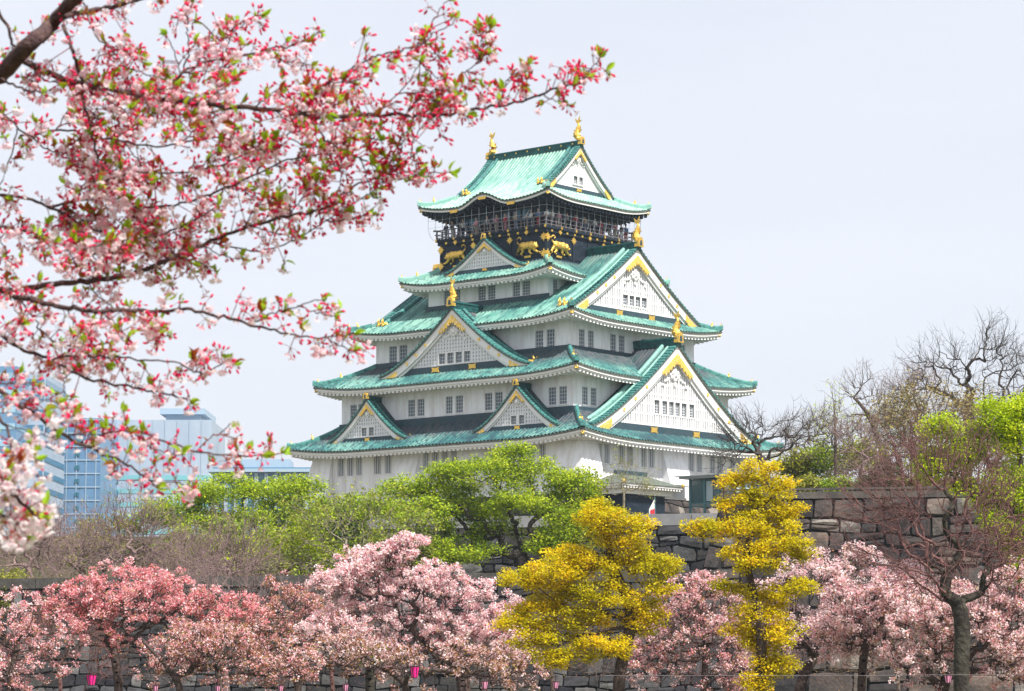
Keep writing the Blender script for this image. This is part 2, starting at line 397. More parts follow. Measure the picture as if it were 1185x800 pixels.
# ---- walls with real window openings
WIN = {1: {'v+': [(-13.4, -12.5), (-12.15, -11.3), (-10.95, -10.15), (-8.6, -7.7), (-7.2, -6.35), (-2.35, -1.55), (-1.2, -.4), (0, .8), (1.1, 1.9), (6.3, 7.15), (7.65, 8.5), (9.3, 10.15), (10.5, 11.3), (11.7, 12.5)],
           'u+': [(9.25, 10.05), (10.35, 11.0), (5.8, 6.7), (7.05, 7.95), (2.6, 3.5), (3.8, 4.65), (-3.55, -2.65), (-4.8, -3.9), (-6.9, -6.0), (-8.1, -7.2), (-10.1, -9.3), (-11., -10.35)]},
       2: {'v+': [(-13.3, -12.45), (-12.2, -11.4), (-5.75, -4.85), (-4.55, -3.65), (-.95, -.1), (.3, 1.2), (3.9, 4.8), (5.15, 6.05), (11.5, 12.4), (12.75, 13.65)],
           'u+': [(9.8, 10.65), (8.55, 9.4), (-10.65, -9.8), (-9.4, -8.55)]},
       3: {'v+': [(-10.35, -9.35), (-9.0, -8.0), (8.05, 9.0), (9.4, 10.35)],
           'u+': [(7.3, 8.15), (5.95, 6.8), (2.6, 3.5), (1.3, 2.2), (-2.2, -1.3), (-3.5, -2.6), (-6.8, -5.95), (-8.15, -7.3)]},
       4: {'v+': [(-5.5, -4.6), (-4.3, -3.4), (-1.1, -.15), (.1, 1.05), (3.2, 4.1), (4.4, 5.35)], 'u+': [(5.6, 6.3)]}}
WZ = {1: (18.05, 19.75), 2: (23.42, 25.05), 3: (28.98, 30.75), 4: (34.62, 36.0)}
def add_window(side, s0, s1, z0, z1, o, style, parent, depth=.16):
    w = MB(uvz)
    w.add([S(side, s0, o-depth, z0), S(side, s1, o-depth, z0), S(side, s1, o-depth, z1), S(side, s0, o-depth, z1)], [(0, 1, 2, 3)])
    wo_ = w.build('window', M['glass'], parent)
    b = MB(uvz)
    def bx(a0, a1, y0, y1, z0_, z1_): b.hexa([S(side, a, y, z) for z in (z0_, z1_) for a, y in ((a0, y0), (a1, y0), (a1, y1), (a0, y1))])
    if style == 'bars':
        n = 3
        for i in range(n):
            c = s0+(s1-s0)*(i+.5)/n; bx(c-.085, c+.085, o-.12, o-.02, z0, z1)
        b.build('bars', M['lattice'], wo_)
    else:
        for i in (0, 1, 2, 3): c = min(max(s0+(s1-s0)*i/3, s0+.03), s1-.03); bx(c-.035, c+.035, o-.12, o-.08, z0, z1)
        nh = 5 if z1-z0 > 1.2 else 3
        for i in range(nh+1): c = min(max(z0+(z1-z0)*i/nh, z0+.03), z1-.03); bx(s0, s1, o-.125, o-.085, c-.035, c+.035)
        b.build('muntins', M['lattice'], wo_)
    f = MB(uvz)
    def bf(a0, a1, y0, y1, z0_, z1_): f.hexa([S(side, a, y, z) for z in (z0_, z1_) for a, y in ((a0, y0), (a1, y0), (a1, y1), (a0, y1))])
    bf(s0-.08, s1+.08, o+.001, o+.07, z0-.1, z0-.01)
    f.build('sill', M['white'], wo_)
    return wo_
def walled(tier, side, A, B, z0, z1, wins, wz):
    w = MB(uvz); xs = sorted(set([-A, A]+[x for p in wins for x in p])); zs = [z0, wz[0], wz[1], z1]
    for i in range(len(xs)-1):
        for j in range(3):
            if j == 1 and any(abs(xs[i]-p[0]) < 1e-6 for p in wins): continue
            w.add([S(side, xs[i], B, zs[j]), S(side, xs[i+1], B, zs[j]), S(side, xs[i+1], B, zs[j+1]), S(side, xs[i], B, zs[j+1])], [(0, 1, 2, 3)])
    for p in wins:                       # reveals
        q = [(p[0], wz[0]), (p[1], wz[0]), (p[1], wz[1]), (p[0], wz[1])]
        for i in range(4):
            a, b = q[i], q[(i+1) % 4]
            w.add([S(side, a[0], B, a[1]), S(side, b[0], B, b[1]), S(side, b[0], B-.18, b[1]), S(side, a[0], B-.18, a[1])], [(0, 1, 2, 3)])
    return w
for t, (A_, B_, z0, z1) in WALL.items():
    for side in SIDES:
        A, B = (A_, B_) if side[0] == 'v' else (B_, A_)
        wins = WIN[t].get(side, [])
        w = walled(t, side, A, B, z0, z1, wins, WZ[t]).build('wall', M['plaster'], keep)
        for p in wins: add_window(side, p[0], p[1], WZ[t][0], WZ[t][1], B, 'bars' if t == 1 else 'lattice', keep)
# stone-drop bays flaring out at the foot of the lowest storey
def bay(side, s0, s1, e0=0, e1=0, B=None):
    b = MB(uvz); zt, zb = 20.3, 16.6; fl = 1.0
    vs = [S(side, s0, B-.05, zt), S(side, s1, B-.05, zt), S(side, s1+e1, B+fl, zb), S(side, s0-e0, B+fl, zb),
          S(side, s0, B-.05, zb-.05), S(side, s1, B-.05, zb-.05), S(side, s1+e1, B+fl, zb-.05), S(side, s0-e0, B+fl, zb-.05)]
    b.add(vs, [(0, 1, 2, 3), (4, 5, 6, 7), (3, 2, 6, 7), (0, 3, 7, 4), (1, 2, 6, 5)])
    b.build('stone_drop_bay', M['plaster'], keep)
for s0, s1 in ((-5.5, -2.75), (2.75, 5.5)): bay('v+', s0, s1, B=13.5)
bay('u+', -1.9, 1.5, B=16.45)
def corner_bay(su, sv):
    b = MB(uvz); zt, zb, fl = 20.3, 16.0, .95; a, c = 16.45, 13.5; n = 2.4
    ring = lambda f, z: [(su*(a-n), sv*(c+f), z), (su*(a+f), sv*(c+f), z), (su*(a+f), sv*(c-n), z)]
    t_, m_, l_ = ring(.02, zt), ring(fl, zb), ring(fl, zb-.05)
    i_ = [(su*(a-n), sv*c, zb-.05), (su*a, sv*c, zb-.05), (su*a, sv*(c-n), zb-.05)]
    b.add(t_+m_+i_, [(0, 1, 4, 3), (1, 2, 5, 4), (3, 4, 7, 6), (4, 5, 8, 7), (0, 3, 6), (2, 5, 8)])
    b.build('stone_drop_bay', M['plaster'], keep)
for q in ((1, 1), (-1, 1), (1, -1)): corner_bay(*q)

# ---- gables
def gable(side, scn, of, W, zf, za, depth, bw, k=1.0, bandh=.55, curve=None, wins=None, wz=None, lat='v', field=True, rz=None, top='box', pw=1.42, studs=3, hidden=False, cu=None, bandg=(-.25, .25), ridge_back=None):
    H = za-zf
    f = curve or (lambda x: zf+H*max(0, 1-abs(x)/W)**pw)
    P = lambda x, y, z: S(side, scn+x, of+y, z)
    g = MB(uvz); base = zf+bandh
    # pediment wall
    xs = np.linspace(-W, W, 61); inner = lambda x: f(x)-bw*.55
    pts = [x for x in xs if inner(x) > base]
    if len(pts) < 2: pts = [-.1, .1]
    pts = [pts[0]-.05]+pts+[pts[-1]+.05]
    wl = wins or []
    cols = sorted(set(pts+[x for p in wl for x in p]))
    yb = -.55*k
    for i in range(len(cols)-1):
        a, b = cols[i], cols[i+1]; za_, zb_ = max(inner(a), base), max(inner(b), base)
        iswin = any(p[0]-1e-6 <= a and b <= p[1]+1e-6 for p in wl)
        if iswin:
            g.add([P(a, yb, base), P(b, yb, base), P(b, yb, wz[0]), P(a, yb, wz[0])], [(0, 1, 2, 3)])
            g.add([P(a, yb, wz[1]), P(b, yb, wz[1]), P(b, yb, zb_), P(a, yb, za_)], [(0, 1, 2, 3)])
        else: g.add([P(a, yb, base), P(b, yb, base), P(b, yb, zb_), P(a, yb, za_)], [(0, 1, 2, 3)])
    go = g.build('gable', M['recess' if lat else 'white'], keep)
    # lattice bars
    def bx(mb, a0, a1, y0, y1, z0_, z1_): mb.hexa([P(a, y, z) for z in (z0_, z1_) for a, y in ((a0, y0), (a1, y0), (a1, y1), (a0, y1))])
    ltop = lambda x: f(x)-bw*.8
    if lat:
        lt = MB(uvz); stp = .36 if W > 6 else .30; wdt = .11 if W > 6 else .095
        nb = int(W/stp)
        for i in range(-nb, nb+1):
            x = i*stp; zt_ = ltop(x)
            if zt_ <= base+.05: continue
            segs = [(base, zt_)]
            if wl and wl[0][0]-.1 < x < wl[-1][1]+.1: segs = [(base, wz[0]-.1), (wz[1]+.1, zt_)]
            for q in segs:
                if q[1] > q[0]: bx(lt, x-wdt, x+wdt, yb+.004, yb+.09, q[0], q[1])
        z = base+.12
        hs = .34 if lat == 'grid' else .95
        while z < ltop(0):
            xm = 0
            for x in xs:
                if x >= 0 and ltop(x) > z: xm = x
            if wl and wz[0]-.15 < z < wz[1]+.15:
                if xm > wl[-1][1]+.2: bx(lt, -xm, wl[0][0]-.12, yb+.002, yb+.07, z-.08, z+.08); bx(lt, wl[-1][1]+.12, xm, yb+.002, yb+.07, z-.08, z+.08)
            elif xm > .1: bx(lt, -xm, xm, yb+.002, yb+.07, z-.08, z+.08)
            z += hs
        lt.build('lattice', M['lattice_white'], go)
    if wl:
        fr = MB(uvz)
        bx(fr, wl[0][0]-.12, wl[-1][1]+.12, yb+.003, yb+.12, wz[0]-.12, wz[0]-.005); bx(fr, wl[0][0]-.12, wl[-1][1]+.12, yb+.003, yb+.12, wz[1]+.005, wz[1]+.12)
        ed = [wl[0][0]-.12]+[x for p in wl for x in p]+[wl[-1][1]+.12]
        for i in range(0, len(ed), 2): bx(fr, ed[i]+.003, ed[i+1]-.003, yb+.001, yb+.115, wz[0]-.12, wz[1]+.12)
        fr.build('window_frame', M['white'], go)
        for p in wl: add_window(side, scn+p[0], scn+p[1], wz[0], wz[1], of+yb, 'lattice', go)
    # dark band with gold plates
    bd = MB(uvz); xb = W*.99
    for x in np.linspace(W, 0, 60):
        if f(x) - bw*.25 > base: xb = x; break
    bx(bd, -xb, xb, yb-.3, yb+.16, zf-.35, base); bd.build('dark_band', M['band'], go)
    def plate(mb, x, z, w_, h_, y):
        v = [(x-w_, z-h_), (x-w_*.45, z-h_*.75), (x+w_*.45, z-h_*.75), (x+w_, z-h_), (x+w_*.8, z), (x+w_, z+h_), (x+w_*.45, z+h_*.75), (x-w_*.45, z+h_*.75), (x-w_, z+h_), (x-w_*.8, z)]
        mb.add([P(a, y+.06, b) for a, b in v]+[P(a, y, b) for a, b in v], [tuple(range(10))]+[(i, (i+1) % 10, 10+(i+1) % 10, 10+i) for i in range(10)])
    gp = MB(uvz)
    for q in bandg: plate(gp, q*W, zf+bandh*.5, .5*k, bandh*.42, yb+.165)
    build_each(gp, 'band_plate', M['gold'], go)
    # barge boards
    for nm, y0, y1, dz0, dz1 in (('bargeboard', -.10*k, -.26*k, -.04, -bw*.78), ('inner_board', -.28*k, -.42*k, -.1, -bw*1.06)):
        bb = MB(uvz)
        for sgn in (-1, 1):
            cs = np.linspace(0, W*1.0, 25); vs = []
            for x in cs:
                zt_, zb_ = f(x)+dz0, max(f(x)+dz1, zf-.12)
                zt_ = max(zt_, zb_+.01)
                for y, z in ((y0, zt_), (y0, zb_), (y1, zb_), (y1, zt_)): vs.append(P(sgn*x, y, z))
            fs = [(i*4+j, i*4+(j+1) % 4, (i+1)*4+(j+1) % 4, (i+1)*4+j) for i in range(24) for j in range(4)]
            bb.add(vs, fs)
        bb.build(nm, M['white'], go)
    # verge: tile rows across the slope edge, lip under them, two long rolls
    vd = MB(uvz); vt = MB(uvz); lip = MB(uvz); rl = MB(uvz); arc = [0]; cx = np.linspace(0, W, int(W/.09)+1)
    for i in range(1, len(cx)): arc.append(arc[-1]+math.hypot(cx[i]-cx[i-1], f(cx[i])-f(cx[i-1])))
    tot = arc[-1]; na = int(tot/.085); aa = np.linspace(0, tot, na+1); xx = np.interp(aa, arc, cx)
    for sgn in (-1, 1):
        c_ = np.linspace(0, W, 30)
        vd.add([P(sgn*x, y, f(x)+.11) for x in c_ for y in (.05, -1.3*k)], [(i*2, i*2+1, i*2+3, i*2+2) for i in range(29)])
        vp = .46 if W > 6 else .36
        for a in np.arange(vp*.4, tot-.1, vp):
            x0, x1 = float(np.interp(a-vp*.27, arc, cx)), float(np.interp(a+vp*.27, arc, cx))
            vt.hexa([P(sgn*x, y, f(x)+z) for z in (.09, .27) for x, y in ((x0, .08), (x1, .08), (x1, -.66*k), (x0, -.66*k))])
        c_ = np.linspace(0, W, 30)
        vs = [P(sgn*x, y, f(x)+dz) for x in c_ for y, dz in ((.03, .10), (.03, -.05), (-.3, -.05), (-.3, .10))]
        lip.add(vs, [(i*4+j, i*4+(j+1) % 4, (i+1)*4+(j+1) % 4, (i+1)*4+j) for i in range(29) for j in range(4)])
        for a in np.arange(.2, tot, PER):   # round ends along the verge
            x = float(np.interp(a, arc, cx)); lip.box(0, 0, 0, 0, 0, 0) if False else None
            z = f(x)+.11; w_ = .09
            pp = [P(sgn*x+w_*math.cos(q*math.pi/3), .075, z+w_*math.sin(q*math.pi/3)) for q in range(6)]
            pq = [P(sgn*x+w_*math.cos(q*math.pi/3), -.05, z+w_*math.sin(q*math.pi/3)) for q in range(6)]
            lip.add(pp+pq, [(0, 1, 2, 3, 4, 5)]+[(j, (j+1) % 6, 6+(j+1) % 6, 6+j) for j in range(6)])
        c_ = np.linspace(0, W*.985, 24)
        for yy, rr, hh in ((-.95*k, .13*k, .26*k), (-1.55*k, .2*k, .46*k)):
            rl.sweep([P(sgn*x, yy, f(x)) for x in c_], [tuple(np.array(P(0, dy, 0))-np.array(P(0, 0, 0))+np.array((0, 0, dz))) for dy, dz in ((rr, -.1), (rr, hh*.7), (rr*.4, hh), (-rr*.4, hh), (-rr, hh*.7), (-rr, -.1))])
    vt.build('verge_tiles', M['green_mid'], go); vd.build('verge_bed', M['band'], go); lip.build('verge_lip', M['tile_end'], go); build_each(rl, 'descending_roll', M['green_light' if k >= 1 and side == 'u+' else 'green_mid'], go)
    # roof field behind the verge
    if field:
        ny = int((depth-.8*k)/(PER/4)); ys = -.8*k-np.arange(ny+1)*(PER/4); rws = 14
        Vv = []; Ff = []; Uu = []; n_ = 0
        for sgn in (-1, 1):
            Y, T_ = np.meshgrid(ys, np.linspace(0, 1, rws+1), indexing='ij'); X = T_*W
            Z = np.vectorize(f)(X)+.02+ribh(Y)
            pp = np.array([P(sgn*x, y, z) for x, y, z in zip(X.ravel(), Y.ravel(), Z.ravel())]); pp[:, 1] *= -1
            Vv.append(pp); ix = np.arange(Y.size).reshape(Y.shape)+n_; n_ += Y.size
            Ff.append(np.stack([ix[:-1, :-1], ix[1:, :-1], ix[1:, 1:], ix[:-1, 1:]], -1).reshape(-1, 4))
            Uu.append(np.stack([Y.ravel()*1.+sgn*31, (1-T_).ravel()*.9], -1))
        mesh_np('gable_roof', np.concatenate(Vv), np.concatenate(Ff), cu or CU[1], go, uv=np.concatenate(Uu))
    # main ridge of the gable
    rd = MB(uvz); rh = .75*k; rw = .3*k; db = ridge_back if ridge_back else depth
    def rb(y0, y1, w0, z0_, z1_): rd.hexa([P(x, y, z) for z in (z0_, z1_) for x, y in ((-w0, y0), (w0, y0), (w0, y1), (-w0, y1))])
    rb(.1, -db, rw, za-.05, za+rh*.75); rb(.14, -db, rw*1.35, za+rh*.75, za+rh*.88); rb(.12, -db, rw*.7, za+rh*.88, za+rh)
    for q in range(3): rb(.0, -db, rw*1.1, za+rh*(.15+.2*q), za+rh*(.19+.2*q))
    rd.build('ridge', M['green_dark'], go)
    # gold: crest under the apex, feet, studs, gable-end box
    gd = MB(uvz); y0 = -.09*k
    def goldstrip(t0, t1, up, dn, wav):
        cs = np.linspace(t0*W, t1*W, 16)
        for sgn in (-1, 1):
            vs = []
            for i, x in enumerate(cs):
                u_ = i/15; h = dn(u_)*(1+wav*math.sin(i*2.3))
                vs += [P(sgn*x, y0+.07, f(x)+up), P(sgn*x, y0+.07, max(f(x)-h, zf-.1)), P(sgn*x, y0-.05, max(f(x)-h, zf-.1)), P(sgn*x, y0-.05, f(x)+up)]
            gd.add(vs, [(i*4+j, i*4+(j+1) % 4, (i+1)*4+(j+1) % 4, (i+1)*4+j) for i in range(15) for j in range(4)]+[(0, 1, 2, 3), (60, 61, 62, 63)])
    goldstrip(0, .18, -.58*bw, lambda u: bw*(1.24-.22*u) if u < .8 else bw*(1.06-1.9*(u-.8)), .13)
    goldstrip(.76, .93, -.28*bw, lambda u: bw*(.80+.5*u), .10)
    for i in range(studs):
        t_ = (.36, .49, .62)[i]
        for sgn in (-1, 1):
            c = (sgn*t_*W, f(t_*W)-bw*.42); r_ = .17*k
            pp = [P(c[0]+r_*math.cos(q*math.pi/4), y0+.05, c[1]+r_*math.sin(q*math.pi/4)) for q in range(8)]; pq = [P(c[0]+r_*math.cos(q*math.pi/4), y0-.02, c[1]+r_*math.sin(q*math.pi/4)) for q in range(8)]
            gd.add(pp+pq, [tuple(range(8))]+[(j, (j+1) % 8, 8+(j+1) % 8, 8+j) for j in range(8)])
    build_each(gd, 'gold_fitting', M['goldf'], go)
    # white carved pendant below the crest
    pd = MB(uvz); r_ = bw*.34; zc = za-bw*2.15
    for a_ in range(6): pd.ell(P(r_*1.0*math.cos(a_*math.pi/3+.5), yb+.14, zc+r_*1.0*math.sin(a_*math.pi/3+.5)), (r_*.55,)*3, 8, 5)
    pd.ell(P(0, yb+.22, zc), (r_*.6,)*3, 8, 5); pd.ell(P(0, yb+.1, zc-r_*1.9), (r_*.4, r_*.4, r_*.8), 8, 5)
    for sgn in (-1, 1):
        for q in range(1, 6): pd.ell(P(sgn*(r_*.9+q*r_*.62), yb+.1, zc+r_*.3-q*r_*.5+.12*math.sin(q*2)), (r_*.42, r_*.42, r_*.36), 8, 5)
    pd.build('carved_pendant', M['white'], go, smooth=True)
    # gable-end crest box with an arched face
    cb = MB(uvz); bxw, bxh = .36*k, .95*k
    prf = [(-bxw*1.15, 0), (bxw*1.15, 0), (bxw, bxh*.55), (bxw*.7, bxh*.9), (0, bxh), (-bxw*.7, bxh*.9), (-bxw, bxh*.55)]
    zz = za+.22*k
    cb.add([P(x, .32*k, zz+z) for x, z in prf]+[P(x, -.18*k, zz+z) for x, z in prf], [tuple(range(7)), tuple(range(7, 14))[::-1]]+[(j, (j+1) % 7, 7+(j+1) % 7, 7+j) for j in range(7)])
    cb.build('crest_box', M['gold'], go)
    ib = MB(uvz); ib.add([P(x*.45, .325*k+.01, zz+bxh*.12+z*.55) for x, z in prf], [tuple(range(7))]); ib.build('crest_niche', M['band'], go)
    ft = MB(uvz)
    for sgn in (-1, 1):
        for yy in (-1.1*k, -1.65*k)[:1 if k < .8 else 2]:
            x = W*.97; c = np.array(P(sgn*x, yy, f(x)+.25*k)); d_ = np.array(P(sgn, 0, 0))-np.array(P(0, 0, 0))
            ft.tube([c-d_*.3*k, c+d_*.15*k, c+d_*.22*k+(0, 0, .3*k), c+d_*.1*k+(0, 0, .6*k)], [.3*k, .26*k, .14*k, .03], 6)
    build_each(ft, 'roll_end', M['gold'], go)
    if top == 'fish': dolphin(P, za+.95*k, k*1.0, go, inward=-1)
    return go

def dolphin(P, z, k, parent, inward=-1, y=-.05):
    """gilded tiger-fish: scaled body rising from the head to a forked tail"""
    b = MB(uvz)
    cl = [(.30, .30), (.10, .10), (-.12, .32), (-.20, .75), (-.08, 1.2), (.05, 1.55), (-.02, 1.8)]
    rd = [.10, .34, .38, .31, .21, .13, .07]
    b.tube([P(0, y+a*k, z-.25*k+h*k) for a, h in cl], [r*k for r in rd], 8)
    def fin(pts, w=.05):
        n = len(pts); b.add([P(-w*k, y+a*k, z-.25*k+h*k) for a, h in pts]+[P(w*k, y+a*k, z-.25*k+h*k) for a, h in pts], [tuple(range(n)), tuple(range(n, 2*n))[::-1]]+[(j, (j+1) % n, n+(j+1) % n, n+j) for j in range(n)])
    fin([(-.02, 1.6), (-.30, 1.85), (-.46, 2.3), (-.12, 2.05), (.0, 1.85)]); fin([(-.02, 1.6), (.14, 1.85), (.40, 2.0), (.12, 2.1), (.20, 2.45), (-.08, 2.05)])
    fin([(-.45, .4), (-.75, .75), (-.5, .8), (-.62, 1.1), (-.3, 1.05), (-.35, 1.3), (-.15, 1.2), (-.35, .6)]); fin([(.12, .75), (.42, 1.05), (.2, 1.05), (.3, 1.35), (.05, 1.2)])
    for s_ in (-1, 1):
        b.add([P(s_*.25*k, y+.1*k, z+.05*k), P(s_*.6*k, y-.1*k, z+.3*k), P(s_*.55*k, y-.3*k, z+.05*k), P(s_*.25*k, y-.2*k, z-.05*k), P(s_*.3*k, y-.05*k, z+.2*k)], [(0, 1, 4), (1, 2, 4), (2, 3, 4), (0, 1, 2, 3)])
    b.build('fish_ornament', M['gold'], parent, smooth=False)

gable('v+', -9.3, 13.9, 5.1, 21.15, 25.1, 3.5, .62, k=.62, bandh=.42, wins=[(-.8, -.15), (.15, .8)], wz=(21.72, 22.5), lat='grid', studs=0, bandg=(0,), cu=CU[6])
gable('v+', 9.35, 13.9, 5.15, 21.2, 25.1, 3.5, .62, k=.62, bandh=.42, wins=[(-.8, -.15), (.15, .8)], wz=(21.72, 22.5), lat='grid', studs=0, bandg=(0,), cu=CU[6])
gable('v+', 0.1, 12.3, 9.25, 27.35, 33.25, 5.0, 1.0, k=.95, bandh=.62, wins=[(-1.95, -1.15), (-.9, -.1), (.15, .95), (1.2, 2.0)], wz=(28.15, 29.15), lat='grid', top='fish', cu=CU[6], ridge_back=4.2)
gable('v+', 0.1, 7.7, 5.1, 37.35, 40.35, 1.5, .5, k=.55, bandh=.3, lat='grid', studs=0, bandg=(0,), cu=CU[4])
gable('u+', -.3, 17.1, 13.1, 21.15, 29.6, 5.2, 1.3, k=1.05, bandh=.7, wins=[(-3.1, -2.3), (-1.9, -1.1), (-.85, -.1), (.1, .85), (1.1, 1.9), (2.3, 3.1)], wz=(23.05, 24.3), top='fish', cu=CU[6], pw=1.3)
c3 = lambda x: float(prof(3, 11.61-min(abs(x), 11.6)))+.03
gable('u+', 0, 12.75, 9.9, 32.45, 39.05, 5.2, 1.15, k=1.0, bandh=.65, curve=c3, wins=[(-1.85, -1.05), (-.85, -.1), (.1, .85), (1.05, 1.85)], wz=(33.65, 34.6), field=False, top='fish', ridge_back=6.0)
c5 = lambda x: float(prof(5, 7.93-min(abs(x), 7.9)))+.03
gable('u+', 0, 5.85, 4.95, 45.35, 49.85, 5.2, .62, k=.8, bandh=.38, curve=c5, wins=[(-.72, -.12), (.12, .72)], wz=(46.15, 46.9), lat=None, field=False, top=None, studs=0, bandg=(0,), ridge_back=5.85)
gable('u-', 0, 12.75, 9.9, 32.45, 39.05, 5.2, 1.15, k=1.0, bandh=.65, curve=c3, field=False, ridge_back=6.0, studs=0)
gable('u-', 0, 5.85, 4.95, 45.35, 49.85, 5.2, .62, k=.8, bandh=.38, curve=c5, lat=None, field=False, top=None, studs=0, bandg=(0,), ridge_back=5.85)
for s_ in (1, -1):
    dolphin(lambda x, y, z: (s_*(5.6+y), x, z), 50.75, .95, keep)

# ---- black storey, balcony and glazed top storey
b = MB(uvz); b.box(-6.65, 6.65, -6.35, 6.35, 37.9, 41.0); bs = b.build('black_storey', M['black'], keep)
b = MB(uvz); b.box(-7.0, 7.0, -6.7, 6.7, 40.95, 41.18); b.box(-6.85, 6.85, -6.55, 6.55, 40.6, 40.947); bal = b.build('balcony', M['darkwood'], keep)
pn = MB(uvz)                              # raised mouldings on the black walls
for side, A, B in (('v+', 6.65, 6.35), ('u+', 6.35, 6.65)):
    for z in (38.35, 40.45): pn.hexa([S(side, a, y, z+dz) for dz in (0, .12) for a, y in ((-A, B), (A, B), (A, B+.06), (-A, B+.06))])
    for s_ in (-A+.12, -2.3, 0, 2.3, A-.12): pn.hexa([S(side, s_+a, B+y, z) for z in (38.0, 40.6) for a, y in ((-.12, .001), (.12, .001), (.12, .09), (-.12, .09))])
pn.build('mouldings', M['darkwood'], bs)
def fitting(mb, side, s, z, B, r, n=4):  # cross-shaped gold plate
    pts = []
    for i in range(8*2):
        a = i*math.pi/8; rr = r*(1 if i % 4 in (0,) else .78 if i % 2 == 0 else .5)
        pts.append((s+rr*math.cos(a), z+rr*math.sin(a)))
    m_ = len(pts); mb.add([S(side, p, B+.05, q) for p, q in pts]+[S(side, p, B-.02, q) for p, q in pts], [tuple(range(m_))]+[(j, (j+1) % m_, m_+(j+1) % m_, m_+j) for j in range(m_)])
gf = MB(uvz)
for side, A, B in (('v+', 6.65, 6.35), ('u+', 6.35, 6.65)):
    for s_ in (-A+.15, A-.15):
        for z in (38.55, 40.15): fitting(gf, side, s_, z, B+.1, .48)
    for s_ in (-2.3, 2.3): fitting(gf, side, s_, 40.2, B+.1, .42)
    for s_ in (-4.5, 0, 4.5):
        fitting(gf, side, s_, 40.72, B+.24, .3)
        gf.hexa([S(side, s_+a, B+y, z) for z in (38.3, 38.5) for a, y in ((-.4, .07), (.4, .07), (.4, .13), (-.4, .13))])
    for s_ in np.arange(-5.7, 6, 1.14): gf.hexa([S(side, s_+a, B+y, z) for z in (40.66, 40.86) for a, y in ((-.12, .205), (.12, .205), (.12, .26), (-.12, .26))])
build_each(gf, 'gold_plate', M['gold'], bs)
def tiger(side, s, z, B, d):             # gilded crouching tiger in relief; d = +1 faces +s
    t_ = MB(uvz); q = lambda x, h: (s+d*x, z+h)
    def blob(x, h, rx, rz, o=.09):
        a, c = q(x, h); cc = S(side, a, B+.05, c)
        r = (rx, o, rz) if side[0] == 'v' else (o, rx, rz)
        t_.ell(cc, r, 10, 6)
    blob(-.55, .12, .52, .40, .2); blob(0, .14, .55, .36, .18); blob(.45, .10, .46, .42, .22); blob(.92, .02, .34, .34, .28)
    blob(.84, .33, .09, .11, .1); blob(1.08, .30, .09, .11, .1); blob(1.16, -.1, .17, .13, .3)
    def leg(pts, rr): t_.tube([S(side, q(x, h)[0], B+.07, q(x, h)[1]) for x, h in pts], rr, 6)
    leg([(.6, -.05), (.95, -.45), (1.25, -.62), (1.5, -.62)], [.22, .15, .11, .1]); leg([(.3, -.1), (.25, -.5), (.45, -.72), (.62, -.72)], [.2, .14, .11, .09])
    leg([(-.7, 0), (-.55, -.45), (-.85, -.62), (-.62, -.76)], [.26, .15, .11, .09]); leg([(-.85, .05), (-1.15, -.35), (-1.4, -.55), (-1.2, -.66)], [.22, .15, .11, .09])
    leg([(-.95, .25), (-1.25, .5), (-1.3, .85), (-1.05, 1.0), (-.8, .9), (-.85, .72)], [.1, .09, .08, .08, .07, .05])
    t_.build('gold_tiger', M['gold'], bs, smooth=True)
tiger('v+', -4.55, 39.4, 6.45, -1); tiger('v+', 4.55, 39.35, 6.45, 1); tiger('u+', 4.4, 39.35, 6.75, -1); tiger('u+', -4.4, 39.35, 6.75, 1)
# railing
rl = MB(uvz); pst = MB(uvz); gp = MB(uvz)
for side, A, B in (('v+', 6.9, 6.6), ('u+', 6.6, 6.9), ('v-', 6.9, 6.6), ('u-', 6.6, 6.9)):
    for z, h, ext in ((41.28, .07, .1), (41.62, .06, .25), (42.02, .09, .45)):
        o_ = np.array(S(side, 0, 1, 0.)); rl.hexa([S(side, a, B+y, z+dz) for dz in (0, h) for a, y in ((-A-ext, -.05), (A+ext, -.05), (A+ext, .05), (-A-ext, .05))])
    for i, s_ in enumerate(np.linspace(-A, A, 19)):
        if i in (0, 18) and side[0] == 'u': continue
        w_ = .05 if i % 3 else .075
        pst.hexa([S(side, s_+a, B+y, z) for z in (41.18, 42.0 if i % 3 else 42.15) for a, y in ((-w_, -w_*.8), (w_, -w_*.8), (w_, w_*.8), (-w_, w_*.8))])
        if i % 3 == 0: fitting(gp, side, s_, 41.1, B+.1, .19)
ra = rl.build('railing', M['rail'], bal); build_each(pst, 'baluster', M['rail'], ra); build_each(gp, 'rail_plate', M['gold'], ra)
# glazed storey: dark core, posts, glass, banners
b = MB(uvz); b.box(-4.9, 4.9, -4.6, 4.6, 41.18, 44.6); core = b.build('lookout_wall', M['black'], keep)
ps = MB(uvz); gz = MB(uvz)
for side, A, B in (('v+', 5.4, 5.1), ('u+', 5.1, 5.4), ('v-', 5.4, 5.1), ('u-', 5.1, 5.4)):
    for i, s_ in enumerate(np.linspace(-A, A, 9)):
        if i in (0, 8) and side[0] == 'u': continue
        ps.hexa([S(side, s_+a, B+y, z) for z in (41.18, 44.5) for a, y in ((-.1, -.1), (.1, -.1), (.1, .1), (-.1, .1))])
    for z in (42.25, 43.25, 43.9): ps.hexa([S(side, a, B+y, z+dz) for dz in (0, .12) for a, y in ((-A, -.07), (A, -.07), (A, .07), (-A, .07))])
    gz.add([S(side, a, B-.03, z) for a, z in ((-A, 42.35), (A, 42.35), (A, 43.3), (-A, 43.3))], [(0, 1, 2, 3)])
build_each(ps, 'post', M['darkwood'], core); gz.build('glazing', mat('lookout_glass', (.05, .09, .12), .08, spec=.9), core)
bn = MB(uvz)
